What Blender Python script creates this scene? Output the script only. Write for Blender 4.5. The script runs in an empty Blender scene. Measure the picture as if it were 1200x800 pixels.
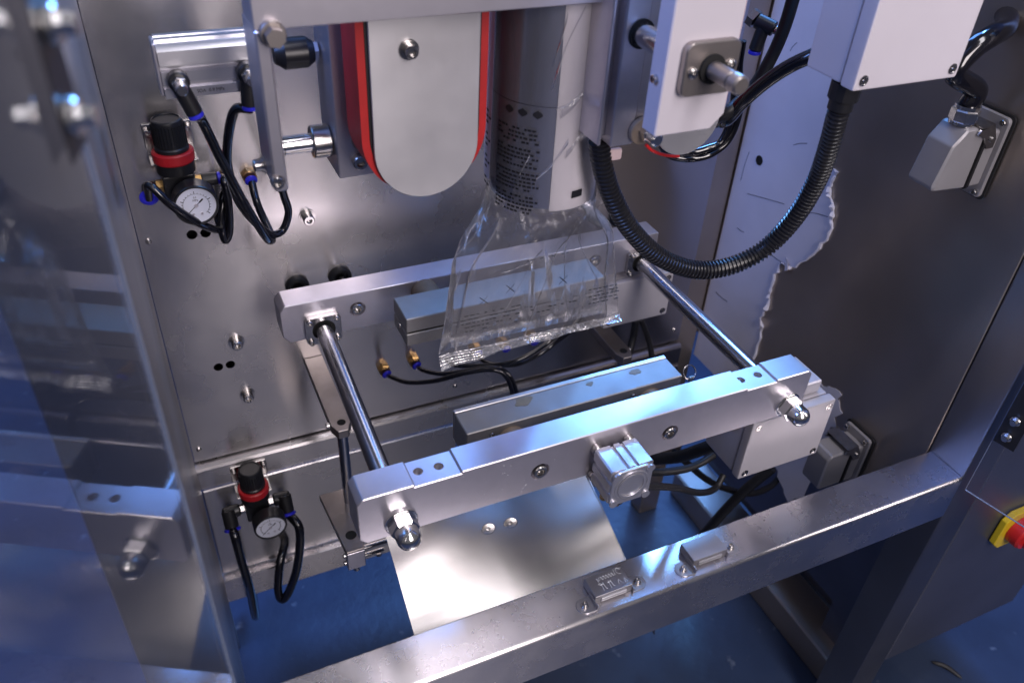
import bpy, bmesh, math, random
from mathutils import Vector, Matrix, noise as mnoise
random.seed(4)
PI = math.pi
sc = bpy.context.scene
COL = sc.collection
ZO = 1.65                       # height of the eye above the workshop floor
def V(*a): return Vector(a)

# ------------------------------------------------------------------ camera
RX = Vector((0.90988019, -0.41191284, 0.04945556))      # camera axes: right, down, forward (columns = world X, Y, Z)
RD = Vector((-0.2141427, -0.5684005, -0.79439523))
RF = Vector((0.35533216, 0.71221393, -0.60538448))
FPX = 980.85
cam = bpy.data.cameras.new('camera'); camo = bpy.data.objects.new('camera', cam); COL.objects.link(camo)
m = Matrix.Identity(4)
for i in range(3):
    m[i][0] = RX[i]; m[i][1] = -RD[i]; m[i][2] = -RF[i]
m[2][3] = ZO
camo.matrix_world = m
cam.sensor_width = 36.0; cam.lens = 36.0 * FPX / 1200.0
cam.clip_start = 0.02; cam.clip_end = 100
cam.dof.use_dof = True; cam.dof.focus_distance = 1.12; cam.dof.aperture_fstop = 4.8
sc.camera = camo

# ------------------------------------------------------------------ world and lamps
w = bpy.data.worlds.new('World'); sc.world = w; w.use_nodes = True
bg = w.node_tree.nodes['Background']; bg.inputs[0].default_value = (0.36, 0.35, 0.39, 1); bg.inputs[1].default_value = 0.31
def area(name, loc, target, size, power, color, size_y=None):
    l = bpy.data.lights.new(name, 'AREA'); l.energy = power; l.color = color; l.size = size
    if size_y: l.shape = 'RECTANGLE'; l.size_y = size_y
    o = bpy.data.objects.new(name, l); COL.objects.link(o)
    o.location = Vector(loc) + V(0, 0, ZO)
    o.rotation_euler = (Vector(target) - Vector(loc)).to_track_quat('-Z', 'Y').to_euler()
    return o
area('hall_window_lamp', (1.75, 2.25, 1.30), (0.5, 0.6, -0.75), 1.7, 84, (0.14, 0.36, 1.0), 1.4)
area('hall_tube_lamp', (1.56, 1.90, 1.32), (0.46, 0.54, -0.9), 0.16, 40, (0.16, 0.46, 1.0), 1.2)
area('front_fill_lamp', (0.62, -1.5, 0.6), (0.40, 0.9, -0.65), 0.75, 46, (1.0, 0.90, 0.91), 1.5)  # unseen soft light, added in front and low to fill upright faces
area('ceiling_lamp_strip', (0.75, -0.4, 2.1), (0.6, 0.8, -0.8), 0.40, 27, (0.97, 0.93, 0.98), 1.9)
area('side_window_lamp', (-1.5, 0.75, 1.2), (0.6, 0.75, -0.4), 1.1, 46, (0.20, 0.36, 1.0), 0.9)
sc.view_settings.view_transform = 'Standard'; sc.view_settings.look = 'None'
sc.view_settings.exposure = 0.0; sc.view_settings.gamma = 1.0
sc.render.engine = 'CYCLES'
sc.cycles.use_denoising = True
sc.cycles.max_bounces = 10; sc.cycles.transparent_max_bounces = 16
sc.cycles.sample_clamp_indirect = 6.0

# ------------------------------------------------------------------ pixel rays (photo is 1200 x 800): true point on a known plane, eye at origin
def ray(x, y): return RX * ((x - 600) / FPX) + RD * ((y - 400) / FPX) + RF
def at(x, y, X=None, Y=None, Z=None):
    d = ray(x, y)
    t = X / d.x if X is not None else (Y / d.y if Y is not None else Z / d.z)
    return d * t
def on(x, y, p, n):
    d = ray(x, y); return d * (Vector(p).dot(n) / d.dot(n))

# ------------------------------------------------------------------ materials
def mat(name, base, metal=0.0, rough=0.5, **k):
    M = bpy.data.materials.new(name); M.use_nodes = True
    nt = M.node_tree; b = nt.nodes['Principled BSDF']
    b.inputs['Base Color'].default_value = (*base, 1); b.inputs['Metallic'].default_value = metal; b.inputs['Roughness'].default_value = rough
    N = nt.nodes.new; L = nt.links.new
    tc = N('ShaderNodeTexCoord')
    def noise(scale, stretch=(1, 1, 1), detail=4, rough_=0.6):
        mp = N('ShaderNodeMapping'); mp.inputs['Scale'].default_value = stretch; L(tc.outputs['Object'], mp.inputs['Vector'])
        n = N('ShaderNodeTexNoise'); n.inputs['Scale'].default_value = scale; n.inputs['Detail'].default_value = detail; n.inputs['Roughness'].default_value = rough_
        L(mp.outputs[0], n.inputs['Vector']); return n.outputs['Fac']
    def rng(f, a, b_, lo=0.2, hi=0.8):
        r = N('ShaderNodeMapRange'); r.inputs['From Min'].default_value = lo; r.inputs['From Max'].default_value = hi
        r.inputs['To Min'].default_value = a; r.inputs['To Max'].default_value = b_; L(f, r.inputs['Value']); return r.outputs[0]
    if 'mottle' in k:                       # (scale, darkest factor): grime, uneven tone, and cloudy reflections painted on the side panel
        s, lo = k['mottle']
        f = rng(noise(s, k.get('mstretch', (1, 1, 1)), 3, 0.5), lo, 1.0, 0.2, 0.8)
        mx = N('ShaderNodeMix'); mx.data_type = 'RGBA'; mx.blend_type = 'MULTIPLY'; mx.inputs[0].default_value = 1
        mx.inputs[6].default_value = (*base, 1); cb = N('ShaderNodeCombineColor')
        for i in range(3): L(f, cb.inputs[i])
        L(cb.outputs[0], mx.inputs[7]); L(mx.outputs[2], b.inputs['Base Color'])
    if 'rvar' in k:
        s, d = k['rvar']; L(rng(noise(s, k.get('rstretch', (1, 1, 1))), max(0.02, rough - d), rough + d), b.inputs['Roughness'])
    if 'bump' in k:                         # (scale, stretch, strength, distance)
        s, st, stg, dist = k['bump']
        bp = N('ShaderNodeBump'); bp.inputs['Strength'].default_value = stg; bp.inputs['Distance'].default_value = dist
        L(noise(s, st, 3), bp.inputs['Height']); L(bp.outputs[0], b.inputs['Normal'])
    if 'aniso' in k:
        a, dirn = k['aniso']; b.inputs['Anisotropic'].default_value = a
        c = N('ShaderNodeCombineXYZ')
        for i in range(3): c.inputs[i].default_value = dirn[i]
        L(c.outputs[0], b.inputs['Tangent'])
    for key in ('Coat Weight', 'Coat Roughness', 'IOR', 'Transmission Weight', 'Alpha', 'Specular IOR Level'):
        kk = key.lower().replace(' ', '_')
        if kk in k: b.inputs[key].default_value = k[kk]
    return M
M = {}
M['wall'] = mat('brushed_steel_panel', (0.60, 0.575, 0.585), 1, 0.25, aniso=(0.92, (0, 0, 1)), mottle=(3.0, 0.80), rvar=(5, 0.07), bump=(60, (0.05, 1, 14), 0.10, 0.0006))
M['side'] = mat('dark_steel_panel', (0.60, 0.52, 0.46), 0.9, 0.36, aniso=(0.9, (0, 0, 1)), mottle=(3.2, 0.48), rvar=(3.5, 0.08), bump=(60, (1, 0.05, 12), 0.10, 0.0006))  # strong mottle paints soft reflected clouds into the base colour
M['post'] = mat('post_steel', (0.34, 0.33, 0.35), 1, 0.40, mottle=(4, 0.7), rvar=(5, 0.08), bump=(70, (1, 1, 0.05), 0.08, 0.0005))
M['rail'] = mat('rail_steel', (0.70, 0.67, 0.69), 1, 0.27, aniso=(0.85, (0, 1, 1)), mottle=(9, 0.86), rvar=(14, 0.06), bump=(5, (1, 2.5, 1), 0.08, 0.006))
M['chute'] = mat('chute_steel', (0.36, 0.34, 0.33), 1, 0.25, rvar=(5, 0.04))
M['alu'] = mat('anodised_aluminium', (0.64, 0.61, 0.66), 0.85, 0.34, mottle=(60, 0.92), bump=(900, (1, 1, 1), 0.10, 0.0002))
M['alu_raw'] = mat('milled_aluminium', (0.56, 0.55, 0.57), 0.9, 0.34, mottle=(25, 0.8), rvar=(30, 0.1), bump=(120, (0.1, 2, 2), 0.12, 0.0004))
M['plate'] = mat('brushed_aluminium_plate', (0.50, 0.49, 0.51), 0.7, 0.42, mottle=(6, 0.80), rvar=(8, 0.10), aniso=(0.7, (0, 0, 1)), bump=(90, (14, 1, 0.08), 0.10, 0.0005))
M['catch'] = mat('catch_steel', (0.42, 0.41, 0.43), 0.95, 0.34, rvar=(60, 0.08))
M['jaw'] = mat('worn_jaw_steel', (0.33, 0.32, 0.32), 0.8, 0.52, mottle=(22, 0.8), rvar=(18, 0.08), bump=(30, (1, 1, 1), 0.12, 0.0008))
M['cylalu'] = mat('cylinder_aluminium', (0.70, 0.69, 0.73), 0.85, 0.30, bump=(500, (0.1, 1, 1), 0.06, 0.0002))
M['chrome'] = mat('polished_chrome', (0.80, 0.79, 0.79), 1, 0.19, rvar=(40, 0.05))
M['rod'] = mat('hardened_rod_steel', (0.50, 0.50, 0.53), 1, 0.20, bump=(300, (1, 0.1, 1), 0.05, 0.0002))
M['bolt'] = mat('bolt_steel', (0.58, 0.56, 0.55), 1, 0.24, mottle=(150, 0.7))
M['arm'] = mat('lever_steel', (0.40, 0.36, 0.34), 0.95, 0.42, mottle=(25, 0.7), bump=(200, (1, 1, 1), 0.1, 0.0003))
M['white'] = mat('white_powder_coat', (0.66, 0.62, 0.67), 0.15, 0.45, mottle=(14, 0.94), bump=(700, (1, 1, 1), 0.12, 0.0003))
M['grey'] = mat('grey_diecast', (0.33, 0.32, 0.34), 0.35, 0.45, mottle=(18, 0.85), bump=(600, (1, 1, 1), 0.15, 0.0003))
M['boxgrey'] = mat('light_grey_diecast', (0.50, 0.48, 0.52), 0.25, 0.42, mottle=(18, 0.9), bump=(600, (1, 1, 1), 0.12, 0.0003))
M['black'] = mat('black_plastic', (0.012, 0.012, 0.014), 0, 0.35, bump=(300, (1, 1, 1), 0.1, 0.0003))
M['rubber'] = mat('black_rubber', (0.010, 0.010, 0.012), 0, 0.5)
M['hose'] = mat('black_air_hose', (0.006, 0.006, 0.010), 0, 0.12, coat_weight=0.5, coat_roughness=0.05)
M['conduit'] = mat('black_conduit', (0.014, 0.014, 0.017), 0, 0.28)
M['hole'] = mat('dark_bore', (0.004, 0.004, 0.004), 0, 0.8)
M['red'] = mat('red_silicone_belt', (0.50, 0.018, 0.018), 0, 0.5, mottle=(40, 0.75))
M['redring'] = mat('red_plastic', (0.42, 0.012, 0.018), 0, 0.42, bump=(260, (1, 1, 0.1), 0.3, 0.0008))
M['blue'] = mat('blue_plastic', (0.03, 0.03, 0.62), 0, 0.3)
M['brass'] = mat('brass', (0.55, 0.34, 0.13), 1, 0.28, mottle=(90, 0.7))
M['bronze'] = mat('bronze_insulator', (0.30, 0.23, 0.17), 0.2, 0.55, mottle=(60, 0.7))
M['dial'] = mat('white_dial', (0.72, 0.74, 0.84), 0, 0.25, coat_weight=0.6, coat_roughness=0.04)
M['ink'] = mat('black_ink', (0.012, 0.012, 0.016), 0, 0.5)
M['marker'] = mat('white_marker', (0.85, 0.87, 0.9), 0, 0.5)
M['filmwall'] = mat('protective_film', (0.62, 0.61, 0.69), 0.0, 0.35, mottle=(7, 0.82), bump=(16, (1, 1, 1), 0.15, 0.004))
M['yellow'] = mat('yellow_plastic', (0.72, 0.52, 0.02), 0, 0.35)
M['redknob'] = mat('red_knob_plastic', (0.55, 0.02, 0.02), 0, 0.3)
M['pink'] = mat('pale_gland_plastic', (0.72, 0.55, 0.55), 0, 0.4)
M['tube'] = mat('forming_tube_steel', (0.36, 0.46, 0.72), 0.85, 0.12, bump=(60, (1, 1, 0.03), 0.45, 0.0012))
M['cabinet'] = mat('cabinet_steel', (0.20, 0.21, 0.27), 0.8, 0.42, mottle=(6, 0.75))

def floor_mat():
    X = mat('blue_floor_paint', (0.036, 0.057, 0.118), 0, 0.36, mottle=(5, 0.55), rvar=(9, 0.10), bump=(45, (1, 1, 1), 0.25, 0.003))
    nt = X.node_tree; N = nt.nodes.new; L = nt.links.new; b = nt.nodes['Principled BSDF']
    src = b.inputs['Base Color'].links[0].from_socket
    tc = N('ShaderNodeTexCoord'); mx = N('ShaderNodeMix'); mx.data_type = 'RGBA'; mx.inputs[7].default_value = (0.16, 0.19, 0.26, 1)
    fac = None
    for sc_, lo, hi in ((26, 0.66, 0.74), (140, 0.70, 0.80), (3.2, 0.60, 0.95)):
        n = N('ShaderNodeTexNoise'); n.inputs['Scale'].default_value = sc_; n.inputs['Detail'].default_value = 5; L(tc.outputs['Object'], n.inputs['Vector'])
        r = N('ShaderNodeMapRange'); r.inputs['From Min'].default_value = lo; r.inputs['From Max'].default_value = hi; r.inputs['To Max'].default_value = 0.55; L(n.outputs['Fac'], r.inputs['Value'])
        if fac is None: fac = r.outputs[0]
        else:
            a = N('ShaderNodeMath'); a.operation = 'MAXIMUM'; L(fac, a.inputs[0]); L(r.outputs[0], a.inputs[1]); fac = a.outputs[0]
    L(fac, mx.inputs[0]); L(src, mx.inputs[6]); L(mx.outputs[2], b.inputs['Base Color'])
    return X
M['floor'] = floor_mat()
def clear_mat(name, tint, white=0.0, gloss_rough=0.03, boost=1.0, wrinkle=None):
    X = bpy.data.materials.new(name); X.use_nodes = True; nt = X.node_tree; nt.nodes.clear(); N = nt.nodes.new; L = nt.links.new
    out = N('ShaderNodeOutputMaterial'); tr = N('ShaderNodeBsdfTransparent'); tr.inputs[0].default_value = (*tint, 1)
    gl = N('ShaderNodeBsdfGlossy'); gl.inputs['Roughness'].default_value = gloss_rough; gl.inputs['Color'].default_value = (1, 1, 1, 1)
    df = N('ShaderNodeBsdfDiffuse'); df.inputs[0].default_value = (0.72, 0.70, 0.74, 1)
    fr = N('ShaderNodeFresnel'); fr.inputs['IOR'].default_value = 1.49
    mu = N('ShaderNodeMath'); mu.operation = 'MULTIPLY'; mu.use_clamp = True; mu.inputs[1].default_value = boost; L(fr.outputs[0], mu.inputs[0])
    m1 = N('ShaderNodeMixShader'); m1.inputs[0].default_value = white; L(tr.outputs[0], m1.inputs[1]); L(df.outputs[0], m1.inputs[2])
    m2 = N('ShaderNodeMixShader'); L(mu.outputs[0], m2.inputs[0]); L(m1.outputs[0], m2.inputs[1]); L(gl.outputs[0], m2.inputs[2])
    L(m2.outputs[0], out.inputs[0])
    if wrinkle:
        tc = N('ShaderNodeTexCoord'); nz = N('ShaderNodeTexNoise'); nz.inputs['Scale'].default_value = wrinkle[0]; nz.inputs['Detail'].default_value = 3
        mp = N('ShaderNodeMapping'); mp.inputs['Scale'].default_value = wrinkle[1]; L(tc.outputs['Object'], mp.inputs[0]); L(mp.outputs[0], nz.inputs['Vector'])
        bp = N('ShaderNodeBump'); bp.inputs['Strength'].default_value = wrinkle[2]; bp.inputs['Distance'].default_value = 0.01
        L(nz.outputs['Fac'], bp.inputs['Height']); L(bp.outputs[0], gl.inputs['Normal']); L(bp.outputs[0], fr.inputs['Normal'])
    return X
M['acrylic'] = clear_mat('clear_acrylic', (0.93, 0.94, 0.97), 0.014, 0.040, 1.0)
M['acrylic_edge'] = mat('acrylic_edge', (0.16, 0.19, 0.26), 0, 0.25)
M['film'] = clear_mat('clear_packaging_film', (0.90, 0.90, 0.91), 0.085, 0.18, 1.05, (26, (1.3, 1.3, 0.4), 0.28))
M['filmcrease'] = clear_mat('creased_film', (0.85, 0.85, 0.87), 0.14, 0.20, 1.2, (60, (1, 1, 0.6), 0.35))
M['filmwhite'] = mat('white_printed_film', (0.86, 0.83, 0.86), 0, 0.28, bump=(14, (1, 1, 0.4), 0.25, 0.006))
M['filmpale'] = mat('pale_film_edge', (0.70, 0.66, 0.76), 0, 0.3)

# ------------------------------------------------------------------ mesh helpers (all coordinates relative to the eye; ZO added on the things)
def box(bm, a, b, bev=0.0, seg=1):
    t = bmesh.new(); bmesh.ops.create_cube(t, size=1)
    a = Vector(a); b = Vector(b); c = (a + b) / 2; s = b - a
    for v in t.verts: v.co = Vector((v.co.x * s.x, v.co.y * s.y, v.co.z * s.z)) + c
    if bev: bmesh.ops.bevel(t, geom=t.edges[:], offset=bev, segments=seg, affect='EDGES', profile=0.5)
    join(bm, t)
def join(bm, t):
    vm = {}
    for v in t.verts: vm[v] = bm.verts.new(v.co)
    for f in t.faces:
        try: bm.faces.new([vm[v] for v in f.verts])
        except ValueError: pass
    t.free()
def frame_of(d):
    d = Vector(d).normalized(); u = d.orthogonal().normalized(); return u, d.cross(u).normalized(), d
def lathe(bm, o, d, prof, seg=24, up=None):
    """prof: list of (radius, distance along d); radius 0 closes on a point"""
    u, v, d = frame_of(d); o = Vector(o)
    if up is not None:
        u = (Vector(up) - d * Vector(up).dot(d)).normalized(); v = d.cross(u)
    rings = []
    for r, h in prof:
        if r <= 1e-7: rings.append([bm.verts.new(o + d * h)])
        else: rings.append([bm.verts.new(o + d * h + (u * math.cos(2 * PI * k / seg) + v * math.sin(2 * PI * k / seg)) * r) for k in range(seg)])
    for A, B in zip(rings, rings[1:]):
        if len(A) == 1 and len(B) == 1: continue
        for k in range(seg):
            k2 = (k + 1) % seg
            if len(A) == 1: bm.faces.new((A[0], B[k2], B[k]))
            elif len(B) == 1: bm.faces.new((A[k], A[k2], B[0]))
            else: bm.faces.new((A[k], A[k2], B[k2], B[k]))
def cyl(bm, p0, p1, r, seg=24, bev=0.0, up=None):
    p0 = Vector(p0); p1 = Vector(p1); h = (p1 - p0).length
    if bev: pr = [(0, 0), (r - bev, 0), (r, bev), (r, h - bev), (r - bev, h), (0, h)]
    else: pr = [(0, 0), (r, 0), (r, h), (0, h)]
    lathe(bm, p0, p1 - p0, pr, seg, up)
def ring(bm, o, d, r0, r1, h, seg=28):
    lathe(bm, o, d, [(r0, 0), (r1, 0), (r1, h), (r0, h), (r0, 0)], seg)
def catmull(pts, n=8):
    pts = [Vector(p) for p in pts]
    if len(pts) < 3: return pts
    P = [pts[0] * 2 - pts[1]] + pts + [pts[-1] * 2 - pts[-2]]
    out = []
    for i in range(1, len(P) - 2):
        a, b, c, d = P[i - 1:i + 3]
        for k in range(n):
            t = k / n
            out.append(0.5 * ((2 * b) + (c - a) * t + (2 * a - 5 * b + 4 * c - d) * t * t + (3 * b - a - 3 * c + d) * t ** 3))
    out.append(pts[-1]); return out
def resample(pts, step):
    out = [pts[0]]; acc = 0
    for a, b in zip(pts, pts[1:]):
        L = (b - a).length; s = step - acc
        while s <= L:
            out.append(a + (b - a) * (s / L)); s += step
        acc = (acc + L) % step
    return out
def tube(bm, pts, r, seg=10, smooth=8, rad=None, flat=1.0):
    P = catmull(pts, smooth) if smooth else [Vector(p) for p in pts]
    T = [(P[min(i + 1, len(P) - 1)] - P[max(i - 1, 0)]).normalized() for i in range(len(P))]
    u = T[0].orthogonal().normalized(); prev = None
    for i, p in enumerate(P):
        u = (u - T[i] * u.dot(T[i])).normalized(); v = T[i].cross(u)
        rr = rad(i, len(P)) if rad else r
        cur = [bm.verts.new(p + (u * math.cos(2 * PI * k / seg) + v * math.sin(2 * PI * k / seg) * flat) * rr) for k in range(seg)]
        if prev:
            for k in range(seg): bm.faces.new((prev[k], prev[(k + 1) % seg], cur[(k + 1) % seg], cur[k]))
        else: bm.faces.new(cur[::-1])
        prev = cur
    bm.faces.new(prev)
def prism(bm, poly, lift, bev=0.0):
    """poly: 3D points of a flat outline; extruded by the vector lift"""
    t = bmesh.new(); lift = Vector(lift)
    a = [t.verts.new(p) for p in poly]; b = [t.verts.new(Vector(p) + lift) for p in poly]
    n = len(a); t.faces.new(a[::-1]); t.faces.new(b)
    for k in range(n): t.faces.new((a[k], a[(k + 1) % n], b[(k + 1) % n], b[k]))
    bmesh.ops.recalc_face_normals(t, faces=t.faces[:])
    if bev: bmesh.ops.bevel(t, geom=t.edges[:], offset=bev, segments=1, affect='EDGES', clamp_overlap=True)
    join(bm, t)
def quad(bm, a, b, c, d): bm.faces.new([bm.verts.new(p) for p in (a, b, c, d)])
def rrect(cx, cz, w_, h_, r, n=5):
    out = []
    for sx, sz, a0 in ((1, 1, 0), (-1, 1, 90), (-1, -1, 180), (1, -1, 270)):
        for k in range(n + 1):
            a = math.radians(a0 + 90 * k / n)
            out.append((cx + sx * (w_ / 2 - r) + r * math.cos(a), cz + sz * (h_ / 2 - r) + r * math.sin(a)))
    return out

# ------------------------------------------------------------------ object helpers
def thing(name, label, cat, base, group=None):
    o = bpy.data.objects.new(name, None); COL.objects.link(o); o.empty_display_size = 0.02
    o.location = Vector(base) + V(0, 0, ZO); o['label'] = label; o['category'] = cat
    if group: o['group'] = group
    o['base'] = list(base)
    return o
def base_of(o):
    while o.parent: o = o.parent
    return Vector(o['base']) if 'base' in o else V(0, 0, -ZO)
def finish(me, ang):
    ang = min(ang, 24) if ang == 32 else ang
    for p in me.polygons: p.use_smooth = True
    me.set_sharp_from_angle(angle=math.radians(ang))
def part(name, bm, m_, parent=None, ang=32, label=None, cuts=None):
    if not isinstance(bm, bmesh.types.BMesh):
        f = bm; bm = bmesh.new(); f(bm)
    bmesh.ops.recalc_face_normals(bm, faces=bm.faces[:])
    b = base_of(parent) if parent else V(0, 0, -ZO)
    for v in bm.verts: v.co -= b
    me = bpy.data.meshes.new(name); bm.to_mesh(me); bm.free()
    me.materials.append(M[m_] if isinstance(m_, str) else m_)
    o = bpy.data.objects.new(name, me); COL.objects.link(o)
    if parent: o.parent = parent
    if cuts: drill(o, cuts, b)
    finish(o.data, ang)
    if len(o.data.polygons) < 3000: wn(o)
    if label: o['label'] = label
    return o
def wn(o):
    md = o.modifiers.new('weighted_normals', 'WEIGHTED_NORMAL'); md.keep_sharp = True
def drill(o, cuts, b):
    bm = bmesh.new()
    for p0, p1, r in cuts: cyl(bm, p0, p1, r, 24)
    bmesh.ops.recalc_face_normals(bm, faces=bm.faces[:])
    for v in bm.verts: v.co -= b
    me = bpy.data.meshes.new('cutter'); bm.to_mesh(me); bm.free()
    c = bpy.data.objects.new('cutter', me); COL.objects.link(c); c.parent = o.parent
    md = o.modifiers.new('drill', 'BOOLEAN'); md.object = c; md.operation = 'DIFFERENCE'; md.solver = 'EXACT'
    dg = bpy.context.evaluated_depsgraph_get(); dg.update()
    new = bpy.data.meshes.new_from_object(o.evaluated_get(dg)); old = o.data
    o.modifiers.clear(); o.data = new; new.name = o.name
    bpy.data.objects.remove(c); bpy.data.meshes.remove(me)
def solo(name, bm, m_, label, cat, group=None, ang=32):
    """a thing that is one mesh; origin at its lowest centre"""
    if not isinstance(bm, bmesh.types.BMesh):
        f = bm; bm = bmesh.new(); f(bm)
    bmesh.ops.recalc_face_normals(bm, faces=bm.faces[:])
    xs = [v.co for v in bm.verts]; b = V(sum(v.x for v in xs) / len(xs), sum(v.y for v in xs) / len(xs), min(v.z for v in xs))
    for v in bm.verts: v.co -= b
    me = bpy.data.meshes.new(name); bm.to_mesh(me); bm.free(); me.materials.append(M[m_] if isinstance(m_, str) else m_)
    o = bpy.data.objects.new(name, me); COL.objects.link(o); o.location = b + V(0, 0, ZO); finish(me, ang); wn(o)
    o['base'] = list(b); o['label'] = label; o['category'] = cat
    if group: o['group'] = group
    return o
def struct(name, bm, m_):
    o = part(name, bm, m_); o['kind'] = 'structure'; return o
def clone(root, loc, label):
    r = root.copy(); COL.objects.link(r); r.location = Vector(loc) + V(0, 0, ZO); r['base'] = list(loc); r['label'] = label
    for ch in list(root.children):
        c = ch.copy(); COL.objects.link(c); c.parent = r
        for g in ch.children:
            d = g.copy(); COL.objects.link(d); d.parent = c
    return r
_mesh = {}
def shared(key, build, m_, ang=32):
    if key not in _mesh:
        bm = bmesh.new(); build(bm); bmesh.ops.recalc_face_normals(bm, faces=bm.faces[:])
        me = bpy.data.meshes.new(key); bm.to_mesh(me); bm.free(); me.materials.append(M[m_]); finish(me, ang); _mesh[key] = me
    return _mesh[key]
def place(name, me, parent, loc, d, spin=0.0):
    """put a shared mesh (built along +Z) at loc pointing along d"""
    o = bpy.data.objects.new(name, me); COL.objects.link(o); o.parent = parent
    o.location = Vector(loc) - base_of(parent)
    q = Vector(d).to_track_quat('Z', 'Y'); o.rotation_euler = q.to_euler()
    if spin: o.rotation_euler = (q @ Vector((0, 0, 1)).rotation_difference(Vector((0, 0, 1)))).to_euler(); o.rotation_euler.rotate_axis('Z', spin)
    return o
def socket_bolt(r):
    def f(bm):
        h = r * 1.1
        lathe(bm, (0, 0, 0), (0, 0, 1), [(0, 0), (r, 0), (r, h * 0.85), (r * 0.88, h), (r * 0.56, h)], 20)
        lathe(bm, (0, 0, 0), (0, 0, 1), [(r * 0.56, h), (r * 0.5, h - r * 0.6), (0, h - r * 0.65)], 20)
    return shared('socket_bolt_%d' % round(r * 1e5), f, 'bolt')
def washer_bolt(r):            # socket head on a washer and nut, as on the back panel
    def f(bm):
        lathe(bm, (0, 0, 0), (0, 0, 1), [(0, 0), (r * 1.5, 0), (r * 1.5, r * 0.25), (r * 1.0, r * 0.25)], 22)
        lathe(bm, (0, 0, r * 0.25), (0, 0, 1), [(r * 1.25, 0), (r * 1.25, r * 0.3), (r, r * 0.3), (r, r * 1.3), (r * 0.85, r * 1.5), (r * 0.55, r * 1.5), (r * 0.5, r * 0.9), (0, r * 0.85)], 22)
    return shared('washer_bolt_%d' % round(r * 1e5), f, 'bolt')
def pan_screw(r):
    def f(bm):
        lathe(bm, (0, 0, 0), (0, 0, 1), [(0, 0), (r, 0), (r * 0.95, r * 0.35), (r * 0.6, r * 0.62), (r * 0.3, r * 0.68), (r * 0.22, r * 0.3), (0, r * 0.25)], 14)
    return shared('pan_screw_%d' % round(r * 1e5), f, 'bolt')
def plug(r):
    def f(bm): lathe(bm, (0, 0, 0), (0, 0, 1), [(r, 0), (r, 0.0012), (r * 0.8, 0.0015), (r * 0.78, 0.0004), (0, 0.0004)], 20)
    return f

# ================================================================== SETTING
struct('floor', lambda bm: box(bm, (-12, -12, -ZO - 0.05), (14, 14, -ZO)), 'floor')

# ------------------------------------------------------------------ machine frame
YW = 1.14                                   # face of the back panel
fr = thing('machine_frame', 'big brushed stainless steel open frame with back panel, side panels, posts and front rail', 'machine frame', (0.5, 0.8, -ZO))
hole_px = [(256, 430), (270, 427), (225, 275), (241, 273)]
hb = []
for x, y in hole_px:
    p = at(x, y, Y=YW); hb.append((p - V(0, 0.05, 0), p + V(0, 0.05, 0), 0.0075))
b = bmesh.new(); box(b, (-0.031, YW, -1.073), (0.970, YW + 0.012, -0.27), 0.0018)
back = part('back_panel', b, 'wall', fr, cuts=hb)
b = bmesh.new(); box(b, (-0.06, YW + 0.03, -1.075), (0.98, YW + 0.032, -0.27)); part('inner_sheet', b, 'hole', fr)
wb = washer_bolt(0.0085)
for x, y in ((277, 400), (290, 462), (360, 254)):
    place('panel_bolt', wb, back, at(x, y, Y=YW), (0, -1, 0))
ps = pan_screw(0.0045)
for x, y in ((174, 283), (233, 526), (533, 452), (790, 386), (860, 156)):
    place('panel_screw', ps, back, at(x, y, Y=YW), (0, -1, 0))
def beam(bm):                               # back cross beam with a rolled upper edge
    pts = [(YW + 0.06, -1.0765), (YW - 0.006, -1.0765), (YW - 0.011, -1.079), (YW - 0.0135, -1.084), (YW - 0.0135, -1.127), (YW + 0.06, -1.127)]
    prism(bm, [(-0.031, y, z) for y, z in pts], (1.001, 0, 0))
part('back_beam', beam, 'wall', fr)
def lowpanel(bm): box(bm, (-0.0295, 1.122, -1.358), (0.45, 1.128, -1.1285), 0.002)
part('lower_panel', lowpanel, 'wall', fr)
part('lower_panel', lambda bm: box(bm, (0.452, 1.122, -1.358), (0.97, 1.128, -1.1285), 0.002), 'wall', fr)
part('base_beam', lambda bm: box(bm, (-0.098, 1.106, -1.428), (1.02, 1.166, -1.362), 0.004, 2), 'rail', fr)
part('corner_post', lambda bm: box(bm, (0.9735, YW + 0.014, -ZO), (1.0285, YW + 0.06, -0.24), 0.003), 'side', fr)
part('corner_post', lambda bm: box(bm, (-0.098, YW + 0.012, -ZO), (-0.0335, YW + 0.06, -0.24), 0.003), 'post', fr)
# right side
side = part('side_panel', lambda bm: box(bm, (1.03, 0.573, -1.078), (1.034, YW + 0.05, -0.22), 0.001), 'side', fr, label='dark stainless side panel on the right with remains of pale film')
for x, y in ((890, 188), (912, 47)):
    pass
part('side_beam', lambda bm: box(bm, (1.09, 0.575, -ZO), (1.185, YW + 0.05, -1.57), 0.004), 'side', fr)
part('inner_skirt', lambda bm: box(bm, (1.188, 0.575, -1.569), (1.192, 1.2, -1.05)), 'cabinet', fr)
rp = part('front_post', lambda bm: box(bm, (1.03, 0.505, -ZO), (1.098, 0.5715, 0.1), 0.003, 2), 'post', fr)
# left side
part('side_panel', lambda bm: box(bm, (-0.0345, 0.573, -1.36), (-0.0305, YW - 0.002, -0.16), 0.001), 'post', fr)
part('front_post', lambda bm: box(bm, (-0.099, 0.505, -ZO), (-0.031, 0.5715, 0.1), 0.003, 2), 'post', fr)
part('side_beam', lambda bm: box(bm, (-0.098, 0.575, -1.428), (-0.036, 1.104, -1.362), 0.003), 'rail', fr)
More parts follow.
